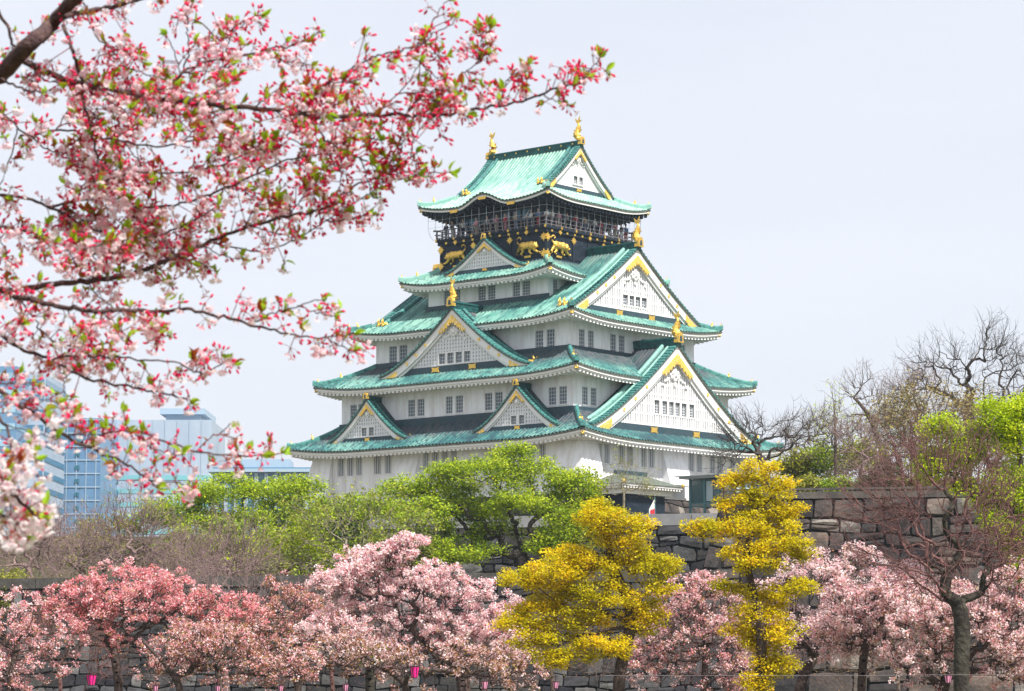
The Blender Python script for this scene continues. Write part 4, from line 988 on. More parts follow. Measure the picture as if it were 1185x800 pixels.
def tree(name, label, cat, group, Y, trunk, rt, clusters, N, bark, leaf=None, lsize=.09, nleaf=20, spread=.35, depth=1.0, twig=0, tl=.8, tr=.014, lev=2, kids=3, upb=.6, asp=.6, seed=1, sub=.7, leafname='crown', flat=1.0, jit=.055, rmin=.012, layers=None, zb=-1.6, bias=.3, rootpx=None, tbark=None):
    rg = np.random.default_rng(seed)
    pts = [at(x, y, Y) for x, y in trunk]
    base = np.array((pts[0][0], Y, zb)); scale = Y/3000
    e = empty(name, tuple(map(float, base))); tag(e, label, cat, group)
    tk = [np.zeros(3)]+[p-base for p in pts]
    if pts[0][2]-zb < .3: tk = tk[:1]+tk[2:] if len(tk) > 2 else tk
    ar = np.array([c[2]*c[3] for c in clusters], float); ar = ar**.8; ar /= ar.sum(); att = []
    for c, w in zip(clusters, ar):
        n = max(3, int(N*w)); d = rg.normal(size=(n, 3)); d /= np.linalg.norm(d, axis=1, keepdims=True); d *= rg.random((n, 1))**(1/2.4)
        cc = at(c[0], c[1], Y)-base; cc[1] += rg.uniform(-1, 1)*depth*.5*max(c[2], c[3])*scale if len(c) < 5 else c[4]
        att.append(cc+d*np.array((c[2]*scale, (c[2]+c[3])*.5*scale*depth, c[3]*scale)))
    att = np.concatenate(att); arr, par, nt_ = grow(tk, att, bias); n = len(arr)
    for i in range(1, nt_): 
        if 1 < i < nt_-1: arr[i] += rg.normal(size=3)*(0, .2, 0)
    rad = np.zeros(n); cnt = np.zeros(n, int)
    for i in range(n-1, 0, -1):
        if cnt[i] == 0: rad[i] = 1
        else: rad[i] = rad[i]**(1/2.2)
        rad[par[i]] += rad[i]**2.2; cnt[par[i]] += 1
    rad[0] = rad[0]**(1/2.2); rr = np.maximum(rt*(rad/rad[0])**1.45, rmin); rr[:nt_] = np.maximum(rr[:nt_], rt*.45); rr[0] *= 1.25
    P0, P1, R0, R1 = [], [], [], []; dirn = np.zeros((n, 3)); dirn[0] = (0, 0, 1)
    for i in range(1, n):
        p, q = arr[par[i]], arr[i]; Ln = np.linalg.norm(q-p)+1e-6; dp = dirn[par[i]]
        r0 = rr[par[i]] if i < nt_ or rr[i] > .75*rr[par[i]] else min(rr[par[i]], rr[i]*1.35); k = 4 if Ln > .5 else 2
        c = p+dp*Ln*.38; prev = p
        j = rg.normal(size=(k, 3))*jit*Ln*(0 if i < nt_ else 1)
        for s_ in range(1, k+1):
            t = s_/k; x = (1-t)**2*p+2*t*(1-t)*c+t*t*q+(j[s_-1] if s_ < k else 0)
            P0.append(prev); P1.append(x); R0.append(r0+(rr[i]-r0)*(s_-1)/k); R1.append(r0+(rr[i]-r0)*t); prev = x
        dd = q-(P0[-1]); dirn[i] = dd/(np.linalg.norm(dd)+1e-9)
    big = [i for i in range(len(P0)) if R0[i] > .05]; sm = [i for i in range(len(P0)) if R0[i] <= .05]
    g_ = lambda L_, I: [L_[i] for i in I]
    seg_mesh('trunk', g_(P0, big), g_(P1, big), g_(R0, big), g_(R1, big), 9, bark, e) if big else None
    tips = arr[(cnt == 0)]; small = arr[nt_:][rr[nt_:] < max(.05, rt*.22)]
    tp = []
    if twig:
        src = small if len(small) else tips
        bi = rg.integers(0, len(src), twig); ctr = att.mean(0)
        ds = (src[bi]-ctr); ds /= np.linalg.norm(ds, axis=1, keepdims=True)+1e-6; ds = ds*.8+rg.normal(size=ds.shape)*.55+np.array((0, 0, .45))
        a, b, c, d, tp = twigs(src[bi], ds, tl, tr, rg, lev, kids)
        sP0, sP1, sR0, sR1 = g_(P0, sm)+a, g_(P1, sm)+b, g_(R0, sm)+c, g_(R1, sm)+d
    else: sP0, sP1, sR0, sR1 = g_(P0, sm), g_(P1, sm), g_(R0, sm), g_(R1, sm)
    if sP0: seg_mesh('branches', sP0, sP1, sR0, sR1, 4, tbark or bark, e)
    if leaf is not None:
        src = np.array(tp) if (twig and len(tp)) else small
        specs = layers or [(leaf, lsize, nleaf, spread, leafname)]
        for (lm, ls, nl, sp, nm) in specs:
            m_ = max(1, int(nl*len(small))); ii = rg.integers(0, len(src), m_)
            off = rg.normal(size=(m_, 3)); off /= np.linalg.norm(off, axis=1, keepdims=True); off *= (rg.random((m_, 1))**(1/2.))*sp; off[:, 2] *= flat
            # clumps: each source gets a tone so light and dark clumps differ
            tone = rg.random(len(src)); rv = np.clip(.55*rg.random(m_)+.45*tone[ii], 0, 1)
            leaf_mesh(nm, src[ii]+off, ls, lm, e, upb, asp, rg=rg, rnd=rv)
    return e
BK = {'dark': mat('dark_bark', (.045, .035, .032), .95, noise=(6, (.09, .08, .07), .45, .65), bump=(9, .8)),
      'cherry': mat('cherry_bark', (.05, .033, .03), .85, noise=(8, (.10, .07, .06), .45, .65), bump=(10, .7)),
      'red': mat('reddish_twigs', (.13, .06, .06), .9, noise=(5, (.19, .10, .09), .4, .65)),
      'purple': mat('mauve_twigs', (.19, .13, .13), .95, noise=(1.5, (.26, .18, .17), .4, .65)),
      'pale': mat('pale_bark', (.26, .23, .17), .95, noise=(3, (.16, .14, .10), .4, .65)),
      'brown': mat('brown_bark', (.10, .075, .06), .95, noise=(3, (.16, .12, .10), .4, .65)),
      'mossy': mat('mossy_bark', (.026, .021, .018), .95, noise=(2.5, (.06, .055, .04), .42, .62), bump=(6, 1.0))}
LF = {'yellow': ramp_mat('golden_leaves', [(0, (.30, .30, .006)), (.3, (.64, .53, .008)), (.75, (.90, .68, .010)), (1, (.86, .40, .015))], .55, trans=.45, big=(.5, .55, (.36, .38, .008))),
      'lime': ramp_mat('lime_leaves', [(0, (.22, .34, .01)), (.5, (.46, .58, .015)), (1, (.66, .66, .02))], .55, trans=.45),
      'green': ramp_mat('spring_leaves', [(0, (.09, .17, .018)), (.45, (.24, .35, .028)), (1, (.45, .50, .05))], .6, trans=.4),
      'olive': ramp_mat('olive_leaves', [(0, (.12, .14, .02)), (.5, (.27, .28, .04)), (1, (.42, .40, .08))], .6, trans=.4),
      'dark': ramp_mat('evergreen_leaves', [(0, (.015, .04, .01)), (1, (.05, .09, .02))], .5, trans=.1),
      'ochre': ramp_mat('ochre_buds', [(0, (.20, .15, .06)), (1, (.34, .28, .10))], .7, trans=.2),
      'rose': ramp_mat('rose_blossom', [(0, (.52, .09, .13)), (.3, (.78, .24, .28)), (.7, (.90, .46, .49)), (1, (.94, .70, .70))], .6, trans=.5),
      'pink': ramp_mat('pink_blossom', [(0, (.70, .32, .38)), (.35, (.88, .58, .62)), (.75, (.93, .77, .79)), (1, (.95, .89, .90))], .6, trans=.5),
      'white': ramp_mat('pale_blossom', [(0, (.82, .56, .60)), (.4, (.93, .80, .82)), (1, (.95, .92, .92))], .6, trans=.5),
      'calyx': ramp_mat('russet_leaflets', [(0, (.22, .07, .04)), (.5, (.34, .15, .06)), (1, (.30, .28, .07))], .6, trans=.25)}
CG = 'cherry trees in blossom in front of the walls'
def cherry(label, Y, trunk, rt, cl, N, mix, seed, dens=1.0, flat=.8):
    lay = []
    for k, n, s in mix: lay.append((LF[k], s*.74, n*dens*(1.25 if k == 'calyx' else 1.25), .215, {'calyx': 'leaflets'}.get(k, 'blossom')))
    return tree('cherry_tree', label, 'cherry tree', CG, Y, trunk, rt, cl, int(N*.85), BK['cherry'], LF['pink'], layers=lay, seed=seed, twig=int(N*1.3), tl=.62, tr=.015, lev=1, flat=flat, upb=.2, asp=.75, bias=.22)
cherry('small pink cherry tree at the far left edge, cut by the frame', 96, [(12, 800), (20, 745)], .16, [(10, 728, 60, 32), (40, 748, 45, 28), (-30, 740, 50, 50), (15, 780, 60, 30)], 260, [('pink', 26, .055), ('rose', 16, .055), ('calyx', 12, .05)], 2)
cherry('deep rose cherry tree with a dark forked trunk, left of the lantern', 99, [(137, 800), (131, 752)], .17, [(150, 688, 62, 24), (112, 702, 46, 24), (190, 702, 60, 26), (235, 708, 36, 18), (140, 725, 60, 24), (275, 715, 22, 12), (80, 700, 22, 14)], 420, [('rose', 36, .058), ('pink', 14, .055), ('calyx', 12, .05)], 3)
cherry('leaning cherry with olive young leaves under the deep rose tree', 93, [(208, 800), (188, 765), (166, 742)], .13, [(215, 770, 60, 24), (265, 765, 55, 22), (320, 775, 55, 22), (240, 745, 50, 14)], 260, [('pink', 18, .055), ('rose', 8, .055), ('calyx', 22, .05)], 4)
cherry('broad pale pink cherry left of the yellow tree, crown rising to a plume', 101, [(537, 800), (532, 772)], .27, [(478, 638, 18, 9, 0), (462, 650, 26, 13, 0), (446, 660, 26, 14, 0), (430, 668, 48, 22), (395, 680, 30, 18), (455, 700, 66, 30), (500, 690, 40, 24), (545, 715, 55, 32), (400, 735, 50, 22), (590, 750, 36, 26), (520, 745, 56, 26), (455, 745, 56, 22)], 720, [('pink', 26, .06), ('white', 24, .06), ('rose', 10, .055), ('calyx', 9, .05)], 5)
cherry('second pale cherry with two arched limbs beneath the broad pale crown', 95, [(470, 800), (445, 775), (425, 760)], .14, [(400, 765, 45, 20), (470, 770, 50, 18), (590, 780, 40, 18), (540, 770, 40, 16)], 220, [('pink', 18, .055), ('calyx', 24, .05)], 6)
cherry('thinly flowering russet cherry in front of the low moat wall', 109, [(345, 800), (350, 760)], .15, [(340, 700, 40, 22), (330, 730, 50, 26), (305, 760, 45, 24), (365, 725, 36, 22), (285, 735, 26, 22)], 300, [('rose', 10, .055), ('pink', 8, .055), ('calyx', 22, .05)], 7)
cherry('pink cherry between the two yellow trees with many thin forks', 103, [(815, 800), (818, 748)], .15, [(800, 705, 40, 22), (785, 740, 42, 30), (835, 735, 36, 34), (760, 765, 30, 26), (840, 775, 40, 22), (810, 690, 26, 12)], 420, [('pink', 22, .055), ('rose', 8, .055), ('calyx', 14, .05)], 8)
cherry('pink cherry leaning right of the second yellow tree', 98, [(925, 805), (940, 765), (948, 742)], .19, [(905, 700, 30, 24), (945, 672, 40, 20), (925, 735, 44, 28), (965, 700, 40, 28), (990, 655, 26, 10), (900, 745, 24, 24)], 420, [('pink', 28, .055), ('white', 16, .055), ('calyx', 11, .05)], 9)
cherry('upright pink cherry with a dark straight stem before the rampart', 95, [(997, 805), (1001, 748)], .16, [(1000, 700, 46, 28), (1035, 700, 40, 26), (1020, 735, 50, 26), (985, 735, 36, 22), (1055, 680, 26, 12)], 420, [('pink', 28, .055), ('white', 12, .055), ('rose', 6, .055), ('calyx', 12, .05)], 10)
cherry('low spreading pink cherry at the right edge behind the bare tree', 91, [(1090, 805), (1072, 780)], .22, [(1080, 730, 44, 28), (1120, 720, 50, 32), (1165, 700, 36, 36), (1150, 750, 50, 28), (1080, 770, 52, 20), (1180, 770, 36, 24)], 520, [('pink', 26, .055), ('white', 14, .055), ('rose', 6, .055), ('calyx', 15, .05)], 11)
YG = 'golden leaved trees in front of the walls'
tree('golden_tree', 'wide golden yellow tree with several dark stems in the middle', 'tree', YG, 88, [(716, 800), (728, 735), (712, 660), (702, 610)], .21,
     [(700, 600, 34, 17), (722, 622, 36, 14), (690, 590, 18, 10), (740, 606, 22, 8), (765, 655, 28, 13), (735, 650, 34, 16), (680, 655, 44, 18), (645, 665, 44, 17), (610, 672, 34, 13), (700, 690, 44, 18), (640, 695, 42, 16), (600, 715, 30, 17), (665, 722, 48, 20), (620, 740, 30, 14), (745, 712, 28, 22), (690, 750, 40, 16), (640, 760, 26, 12), (655, 640, 26, 10), (760, 680, 22, 10)], 620,
     BK['cherry'], LF['yellow'], lsize=.045, nleaf=98, spread=.37, seed=21, flat=.6, upb=.9, depth=.9)
tree('golden_tree', 'tall narrow golden tree in stacked tiers before the rampart corner', 'tree', YG, 85, [(880, 803), (880, 740), (872, 690), (864, 655), (878, 590)], .17,
     [(880, 545, 24, 12), (858, 556, 26, 9), (900, 560, 22, 11), (885, 575, 40, 11), (850, 583, 24, 7), (912, 590, 22, 12), (835, 612, 36, 12), (880, 610, 44, 13), (812, 608, 18, 7), (900, 630, 40, 11), (862, 640, 34, 10), (925, 640, 20, 9), (850, 680, 26, 9), (895, 690, 42, 14), (880, 712, 36, 14), (925, 680, 20, 10), (860, 735, 26, 14), (905, 735, 24, 14), (870, 655, 40, 9), (880, 595, 40, 9), (880, 742, 22, 14), (888, 768, 22, 16), (905, 770, 18, 12), (870, 790, 20, 12)], 560,
     BK['cherry'], LF['yellow'], lsize=.044, nleaf=82, spread=.36, seed=22, flat=.6, upb=.9, depth=.9)
tree('bare_tree', 'dark bare tree with a stout mossy trunk and reddish twigs at right', 'tree', 'bare trees on the right', 80, [(1113, 805), (1114, 735), (1111, 706)], .25,
     [(1100, 665, 12, 10), (1085, 690, 14, 8), (1135, 690, 14, 8), (1103, 620, 8, 20), (1000, 640, 26, 20), (1040, 600, 40, 34), (1075, 560, 40, 44), (1110, 560, 44, 60), (1150, 590, 40, 56), (1060, 650, 44, 34), (1150, 650, 44, 40), (1010, 590, 24, 30), (1175, 640, 26, 36), (1110, 640, 50, 30), (1050, 520, 20, 20)], 300,
     BK['mossy'], None, seed=23, twig=620, tl=1.0, tr=.013, lev=2, kids=2, depth=.9, jit=.04, bias=.5, tbark=BK['red'])
tree('lime_tree', 'bright lime green tree entering from the right edge', 'tree', 'spring green trees', 93, [(1240, 805), (1215, 690), (1170, 620)], .26,
     [(1085, 495, 20, 14), (1100, 520, 28, 16), (1085, 540, 26, 13), (1150, 485, 24, 20), (1170, 510, 28, 22), (1135, 500, 16, 12), (1165, 560, 26, 22), (1150, 600, 18, 14), (1175, 620, 22, 20), (1120, 560, 20, 10), (1185, 660, 18, 18), (1190, 590, 24, 30), (1180, 555, 26, 24), (1125, 525, 24, 14), (1185, 480, 24, 20), (1140, 575, 26, 14)], 380,
     BK['dark'], LF['lime'], lsize=.055, nleaf=120, spread=.5, seed=24, flat=.7)
# terrace behind the low wall
SG = 'spring green trees'
BGp = 'bare mauve trees behind the moat wall'
tree('broad_tree', 'fresh green tree with a spreading domed crown left of the keep', 'tree', SG, 166, [(300, 690), (292, 650), (288, 625)], .33,
     [(200, 590, 40, 18), (235, 575, 40, 18), (275, 565, 36, 16), (320, 572, 40, 20), (350, 565, 26, 16), (300, 600, 46, 20), (240, 605, 44, 18), (345, 600, 36, 20), (180, 600, 26, 12), (270, 630, 50, 18), (330, 630, 40, 16)], 420,
     BK['dark'], LF['green'], lsize=.15, nleaf=32, spread=.75, seed=31, flat=.6, layers=[(LF['green'], .085, 54, .75, 'crown'), (LF['lime'], .08, 44, .8, 'crown')], zb=3.6)
tree('broad_tree', 'large green tree with a fan of dark limbs in front of the keep', 'tree', SG, 158, [(608, 668), (606, 655), (604, 645)], .42,
     [(430, 585, 34, 13), (470, 565, 40, 18), (515, 560, 40, 20), (560, 548, 44, 20), (600, 535, 36, 18), (640, 555, 44, 22), (670, 560, 26, 20), (540, 590, 54, 22), (455, 640, 46, 16), (510, 640, 40, 14), (560, 640, 40, 10), (600, 585, 50, 22), (655, 595, 40, 22), (490, 595, 44, 18), (570, 615, 50, 14), (640, 625, 40, 14), (520, 545, 26, 12), (590, 520, 20, 8)], 560,
     BK['dark'], LF['green'], seed=32, flat=.6, layers=[(LF['green'], .085, 58, .75, 'crown'), (LF['lime'], .08, 40, .8, 'crown')], zb=3.6)
tree('broad_tree', 'olive green tree tucked between the large green tree and the yellow tree', 'tree', SG, 162, [(668, 668), (666, 640)], .25,
     [(680, 575, 18, 22), (660, 600, 34, 20), (690, 600, 16, 20), (640, 630, 40, 16), (675, 630, 26, 18)], 220,
     BK['brown'], LF['olive'], seed=33, layers=[(LF['olive'], .12, 24, .7, 'crown'), (LF['green'], .11, 8, .7, 'crown')], zb=3.6)
tree('sparse_tree', 'thinly leaved pale barked tree in front of the two green trees', 'tree', SG, 148, [(420, 690), (410, 662), (405, 650)], .24,
     [(350, 630, 36, 18), (385, 610, 40, 18), (430, 610, 44, 18), (470, 620, 26, 16), (340, 655, 36, 13), (440, 645, 44, 16), (390, 645, 44, 18)], 260,
     BK['pale'], LF['olive'], seed=34, twig=240, tl=1.3, tr=.018, lev=2, kids=2, layers=[(LF['olive'], .09, 12, .35, 'crown'), (LF['green'], .10, 9, .4, 'crown')], zb=3.6)
tree('shrub', 'green shrub against the white wall under the left end of the keep', 'shrub', SG, 178, [(385, 640), (384, 620)], .14,
     [(380, 590, 24, 14), (405, 600, 26, 14), (360, 600, 20, 12), (390, 615, 30, 12), (445, 590, 24, 10)], 160, BK['brown'], LF['green'], seed=35, layers=[(LF['green'], .14, 20, .6, 'crown'), (LF['dark'], .12, 8, .6, 'crown')], zb=8.8)
BD_ = [('leftmost mauve bare tree behind the far left cherry', 30, 632, 44, 30, 150, 41), ('mauve bare tree in front of the white banded tower', 92, 640, 36, 24, 156, 42), ('bare mauve tree with pale stems above the deep rose cherry', 150, 628, 42, 30, 146, 43),
       ('bare mauve tree below the spreading green crown', 215, 655, 40, 20, 147, 44), ('bare mauve tree hanging over the low wall near the russet cherry', 262, 648, 40, 24, 142, 45)]
for lb_, x, y, rx, ry, Y_, sd in BD_:
    tree('bare_tree', lb_, 'tree', BGp, Y_, [(x+6, 700), (x+3, y+ry*.9)], .2, [(x-rx*.5, y+4, rx*.6, ry*.7), (x+rx*.5, y+2, rx*.6, ry*.7), (x, y-ry*.45, rx*.6, ry*.6), (x, y+ry*.5, rx*.8, ry*.5)], 150, BK['purple'], LF['olive'] if sd in (43, 45) else LF['ochre'],
         seed=sd, twig=150, tl=1.7, tr=.022, lev=2, kids=3, layers=[(LF['olive'] if sd in (43, 45) else LF['ochre'], .06, 3, .3, 'leaves')], zb=3.6)
tree('bare_tree', 'grey bare tree spreading over the low wall beside the pale plume of blossom', 'tree', BGp, 118, [(262, 800), (252, 740), (246, 705)], .16,
     [(230, 680, 40, 20), (280, 690, 44, 22), (330, 700, 40, 26), (300, 730, 44, 22), (380, 700, 30, 22)], 170, BK['purple'], None, seed=46, twig=260, tl=1.1, tr=.014, lev=2, kids=3)
for lb_, x, y, rx, ry, Y_, sd, lf_, q_ in (('olive green tree behind the bare mauve trees above the deep rose cherry', 120, 632, 40, 22, 168, 71, 'olive', 20), ('yellow green tree low under the spreading domed crown', 330, 650, 46, 20, 151, 72, 'lime', 22),
        ('dense green tree filling the slope left of the large fan limbed tree', 470, 628, 46, 26, 160, 73, 'green', 30), ('dark green shrub under the spreading domed crown', 250, 640, 44, 20, 160, 74, 'green', 24), ('dark undergrowth tree beneath the thinly leaved pale tree', 390, 652, 50, 18, 158, 75, 'dark', 22)):
    tree('broad_tree', lb_, 'tree', SG, Y_, [(x, 690), (x, y+ry*.8)], .2, [(x-rx*.5, y+4, rx*.6, ry*.7), (x+rx*.5, y+2, rx*.6, ry*.7), (x, y-ry*.45, rx*.6, ry*.6), (x, y+ry*.5, rx*.9, ry*.5)], 170, BK['brown'], LF[lf_], seed=sd,
         layers=[(LF[lf_], .11, q_, .6, 'crown'), (LF['olive'], .09, 8, .6, 'crown')], twig=60, tl=1.2, tr=.02, lev=1, zb=3.6, flat=.7)
tree('shrub', 'yellow olive bush behind the far left cherry', 'shrub', SG, 132, [(25, 740), (25, 710)], .12, [(15, 680, 26, 18), (38, 700, 16, 14), (5, 700, 20, 16)], 140, BK['brown'], LF['olive'], seed=47, layers=[(LF['olive'], .09, 26, .5, 'crown')])
# trees on the upper terrace, right of the keep
RG = 'bare trees on the right'
def bare(label, Y, tr_, rt, cl, N, sd, bk='dark', tw=200, tl=1.1, lv=None, nl=6, ls=.07, nm='bare_tree', cat='tree', grp=RG, spread=.4):
    return tree(nm, label, cat, grp, Y, tr_, rt, cl, N, BK[bk], LF[lv] if lv else None, lsize=ls, nleaf=nl, spread=spread, seed=sd, twig=tw, tl=tl, tr=.017, lev=2, kids=2, zb=8.6, jit=.07)
bare('dark gnarled bare tree overlapping the right end of the lowest roof', 156, [(886, 575), (884, 545), (880, 530)], .24, [(858, 505, 26, 20), (845, 525, 18, 16), (880, 498, 20, 20), (918, 500, 22, 20), (900, 515, 24, 20)], 85, 51, tw=190, tl=1.15)
bare('leaning bare tree with a pale trunk standing on the rampart', 168, [(1034, 566), (1022, 520), (1008, 487), (990, 462)], .2, [(990, 455, 18, 12), (1010, 470, 26, 24), (985, 480, 18, 14), (1040, 500, 30, 20), (1055, 520, 26, 14), (1005, 450, 12, 20)], 70, 52, bk='brown', tw=150, tl=1.1)
bare('slender young tree with pale green buds standing on the rampart', 160, [(967, 570), (966, 520), (965, 465)], .1, [(965, 480, 14, 22), (955, 505, 20, 20), (980, 510, 20, 22), (965, 530, 26, 18), (945, 520, 14, 16)], 80, 53, bk='brown', tw=150, tl=.9, lv='lime', nl=14, ls=.055)
bare('tall dark bare tree rising highest at the right', 178, [(1118, 590), (1120, 520), (1122, 470)], .36, [(1075, 430, 30, 22), (1095, 415, 26, 22), (1125, 430, 30, 30), (1150, 400, 26, 22), (1165, 425, 26, 26), (1095, 460, 36, 20), (1060, 455, 26, 14), (1140, 460, 36, 20), (1145, 385, 8, 12)], 150, 54, tw=320, tl=1.4)
bare('dark bare tree cut by the right edge of the frame', 172, [(1200, 590), (1198, 520), (1190, 480)], .32, [(1180, 430, 22, 26), (1195, 460, 30, 26), (1170, 470, 20, 20), (1210, 430, 26, 30)], 90, 55, tw=150, tl=1.2)
bare('ochre budding tree in front of the tall bare tree', 165, [(1062, 580), (1062, 530)], .24, [(1040, 490, 26, 18), (1070, 475, 30, 20), (1095, 490, 26, 18), (1070, 510, 40, 20), (1110, 515, 26, 18)], 180, 56, bk='brown', tw=220, tl=1.2, lv='ochre', nl=26, ls=.08)
bare('olive brown budding tree left of the tall dark bare tree', 170, [(1045, 580), (1040, 530)], .2, [(1020, 510, 24, 20), (1045, 500, 26, 22), (1035, 530, 34, 18)], 130, 58, bk='brown', tw=170, tl=1.1, lv='olive', nl=26, ls=.08)
bare('brown budding tree behind the bright lime tree', 168, [(1150, 590), (1150, 540)], .26, [(1135, 490, 30, 24), (1165, 500, 30, 26), (1150, 530, 44, 22), (1185, 520, 24, 26)], 190, 59, bk='brown', tw=240, tl=1.2, lv='ochre', nl=28, ls=.08)
bare('pale grey bare tree between the leaning trunk and the tall dark tree', 182, [(1068, 585), (1066, 500)], .2, [(1045, 460, 22, 18), (1070, 445, 24, 18), (1060, 480, 34, 16)], 90, 60, bk='purple', tw=220, tl=1.3)
bare('mauve bare thicket hanging over the rampart edge', 150, [(1050, 585), (1045, 560)], .14, [(1030, 545, 30, 20), (1065, 540, 30, 22), (1095, 550, 26, 22), (1050, 575, 40, 20), (1010, 565, 20, 12)], 150, 57, bk='red', tw=330, tl=.9)
for lb_, x, y, rx, ry, sd, lf_ in (('round green shrub at the left end of the rampart top', 920, 540, 24, 22, 61, 'olive'), ('fresh green shrub behind the slender young tree', 950, 538, 32, 26, 62, 'green'), ('olive shrub right of the slender young tree', 995, 532, 30, 28, 63, 'olive'),
                          ('dark evergreen bush beside the pale leaning trunk', 1020, 552, 17, 15, 64, 'dark')):
    tree('shrub', lb_, 'shrub', 'shrubs along the rampart top', 163, [(x, 575), (x, y+ry*.7)], .1, [(x-rx*.4, y+3, rx*.7, ry*.7), (x+rx*.4, y, rx*.7, ry*.7), (x, y-ry*.4, rx*.6, ry*.6)], 130, BK['brown'], LF[lf_], seed=sd, layers=[(LF[lf_], .10, 22, .5, 'crown')], zb=8.6)
for lb_, x, rx, sd, lf_ in (('low olive bush on the rampart top beside the second golden tree', 935, 22, 81, 'olive'), ('low green bush on the rampart top under the slender young tree', 972, 22, 82, 'green'), ('low dark bush on the rampart top left of the pale leaning trunk', 1008, 20, 83, 'dark'),
                         ('low olive bush on the rampart top right of the pale leaning trunk', 1048, 22, 84, 'olive'), ('low russet bush on the rampart top near the bright lime tree', 1085, 24, 85, 'ochre')):
    tree('shrub', lb_, 'shrub', 'shrubs along the rampart top', 152, [(x, 580), (x, 570)], .08, [(x-rx*.5, 565, rx*.7, 8), (x+rx*.5, 563, rx*.7, 9), (x, 560, rx*.6, 8)], 120, BK['brown'], LF[lf_], seed=sd, layers=[(LF[lf_], .075, 26, .4, 'crown')], zb=8.6)
bare('russet twiggy bare tree between the slender young tree and the pale leaning trunk', 158, [(1000, 580), (998, 540)], .14, [(985, 510, 20, 22), (1010, 515, 20, 22), (998, 540, 28, 16)], 90, 86, bk='purple', tw=240, tl=1.0)
bare('brown bare tree rising between the dark gnarled tree and the slender young tree', 172, [(935, 580), (934, 530)], .16, [(925, 505, 18, 18), (945, 500, 18, 20), (935, 525, 26, 14)], 80, 87, bk='brown', tw=200, tl=1.1)
for lb_, x, sd in (('bare russet sapling in front of the low moat wall at far left', 70, 91), ('bare russet sapling behind the leaning olive leaved cherry', 255, 92), ('bare russet sapling in front of the low moat wall beside the broad pale cherry', 385, 93),
                  ('bare russet sapling behind the wide golden tree', 640, 94), ('bare russet sapling left of the second golden tree trunk', 850, 95), ('bare russet sapling behind the upright pink cherry', 1040, 96)):
    tree('bare_tree', lb_, 'tree', 'bare saplings in front of the moat wall', 113, [(x, 805), (x-2, 775)], .09, [(x-28, 745, 26, 24), (x+26, 750, 28, 24), (x, 725, 30, 20), (x+50, 775, 24, 14), (x-50, 775, 24, 14)], 120, BK['red' if sd % 2 else 'brown'], LF['calyx'], seed=sd, twig=260, tl=.9, tr=.012, lev=2, kids=2, layers=[(LF['calyx'], .035, 9, .25, 'leaves')])
tree('sparse_tree', 'thin whitish budding tree beside the entrance porch', 'tree', SG, 205, [(722, 600), (722, 572)], .10, [(712, 560, 14, 14), (735, 558, 16, 14), (722, 545, 16, 12), (745, 565, 12, 10)], 80, BK['pale'], LF['olive'], seed=65, twig=90, tl=.9, tr=.016, lev=2, kids=2, layers=[(LF['olive'], .07, 8, .3, 'crown')], zb=8.8)
tree('sparse_tree', 'small green tree whose fresh leaves touch the low moat wall', 'tree', SG, 106, [(428, 802), (428, 765)], .19, [(418, 758, 22, 8), (440, 756, 22, 8), (430, 745, 26, 8)], 70, BK['mossy'], LF['green'], seed=66, layers=[(LF['lime'], .05, 14, .3, 'crown')])

# ================================================================== lanterns
LP = mat('magenta_paper', (.85, .02, .28), .6); LQ = mat('pale_pink_paper', (.85, .35, .55), .6); LK = mat('lantern_rim', (.05, .02, .03), .6)
def lantern(px, py, w_, h_, Y, label, mm):
    p = at(px, py, Y); s = Y/3000; e = empty('paper_lantern', tuple(map(float, p))); tag(e, label, 'lantern', 'paper lanterns strung under the cherries')
    rt_, rb_, h = w_/2*s, w_/2*s*.62, h_*s; m = MB(); n = 6
    m.tube([(0, 0, -h/2), (0, 0, h/2)], [rb_, rt_], n); m.build('shade', mm, e)
    m = MB(); m.tube([(0, 0, h/2), (0, 0, h/2+.03)], rt_*1.08, n); m.tube([(0, 0, -h/2-.03), (0, 0, -h/2)], rb_*1.08, n)
    for j in range(n):
        a = 2*math.pi*j/n; m.tube([(rb_*1.02*math.cos(a), rb_*1.02*math.sin(a), -h/2), (rt_*1.02*math.cos(a), rt_*1.02*math.sin(a), h/2)], .012, 4)
    m.tube([(0, 0, h/2), (0, 0, h/2+.25)], .012, 4); m.build('frame', LK, e)
for a in ((106, 787, 12, 11, 84, 'magenta paper lantern hanging under the deep rose cherry', LP), (480, 778, 11, 12, 84, 'magenta paper lantern hanging in front of the broad pale cherry', LP),
          (561, 793, 8, 8, 84, 'pink lantern hanging left of the golden tree stems', LQ), (643, 793, 8, 7, 84, 'pale pink lantern under the wide golden tree', LQ), (400, 796, 7, 7, 84, 'pale pink lantern near the small green tree trunk', LQ),
          (325, 797, 7, 6, 84, 'pink lantern low under the russet cherry', LQ), (252, 797, 7, 6, 84, 'pink lantern at the foot of the leaning cherry', LQ), (180, 797, 7, 6, 84, 'pink lantern below and right of the deep rose trunk', LQ), (1097, 786, 9, 8, 78, 'pink lantern just left of the stout mossy trunk', LQ)):
    lantern(*a)
def wire(label, pts, Y):
    P_ = [at(x, y, Y) for x, y in pts]; m = MB(); m.tube(P_, .006, 4); o = m.build('lantern_wire', LK if 'left' in label else M['rail']); tag(o, label, 'cable', 'cables carrying the lanterns')
wire('thin cable carrying the lanterns on the left', [(-80, 790), (100, 777), (106, 778), (300, 789), (480, 769), (560, 785), (645, 786), (700, 782)], 84.3)
wire('thin pale cable crossing in front of the rampart at right', [(700, 782), (900, 782), (1000, 782), (1100, 781), (1290, 780)], 77.7)

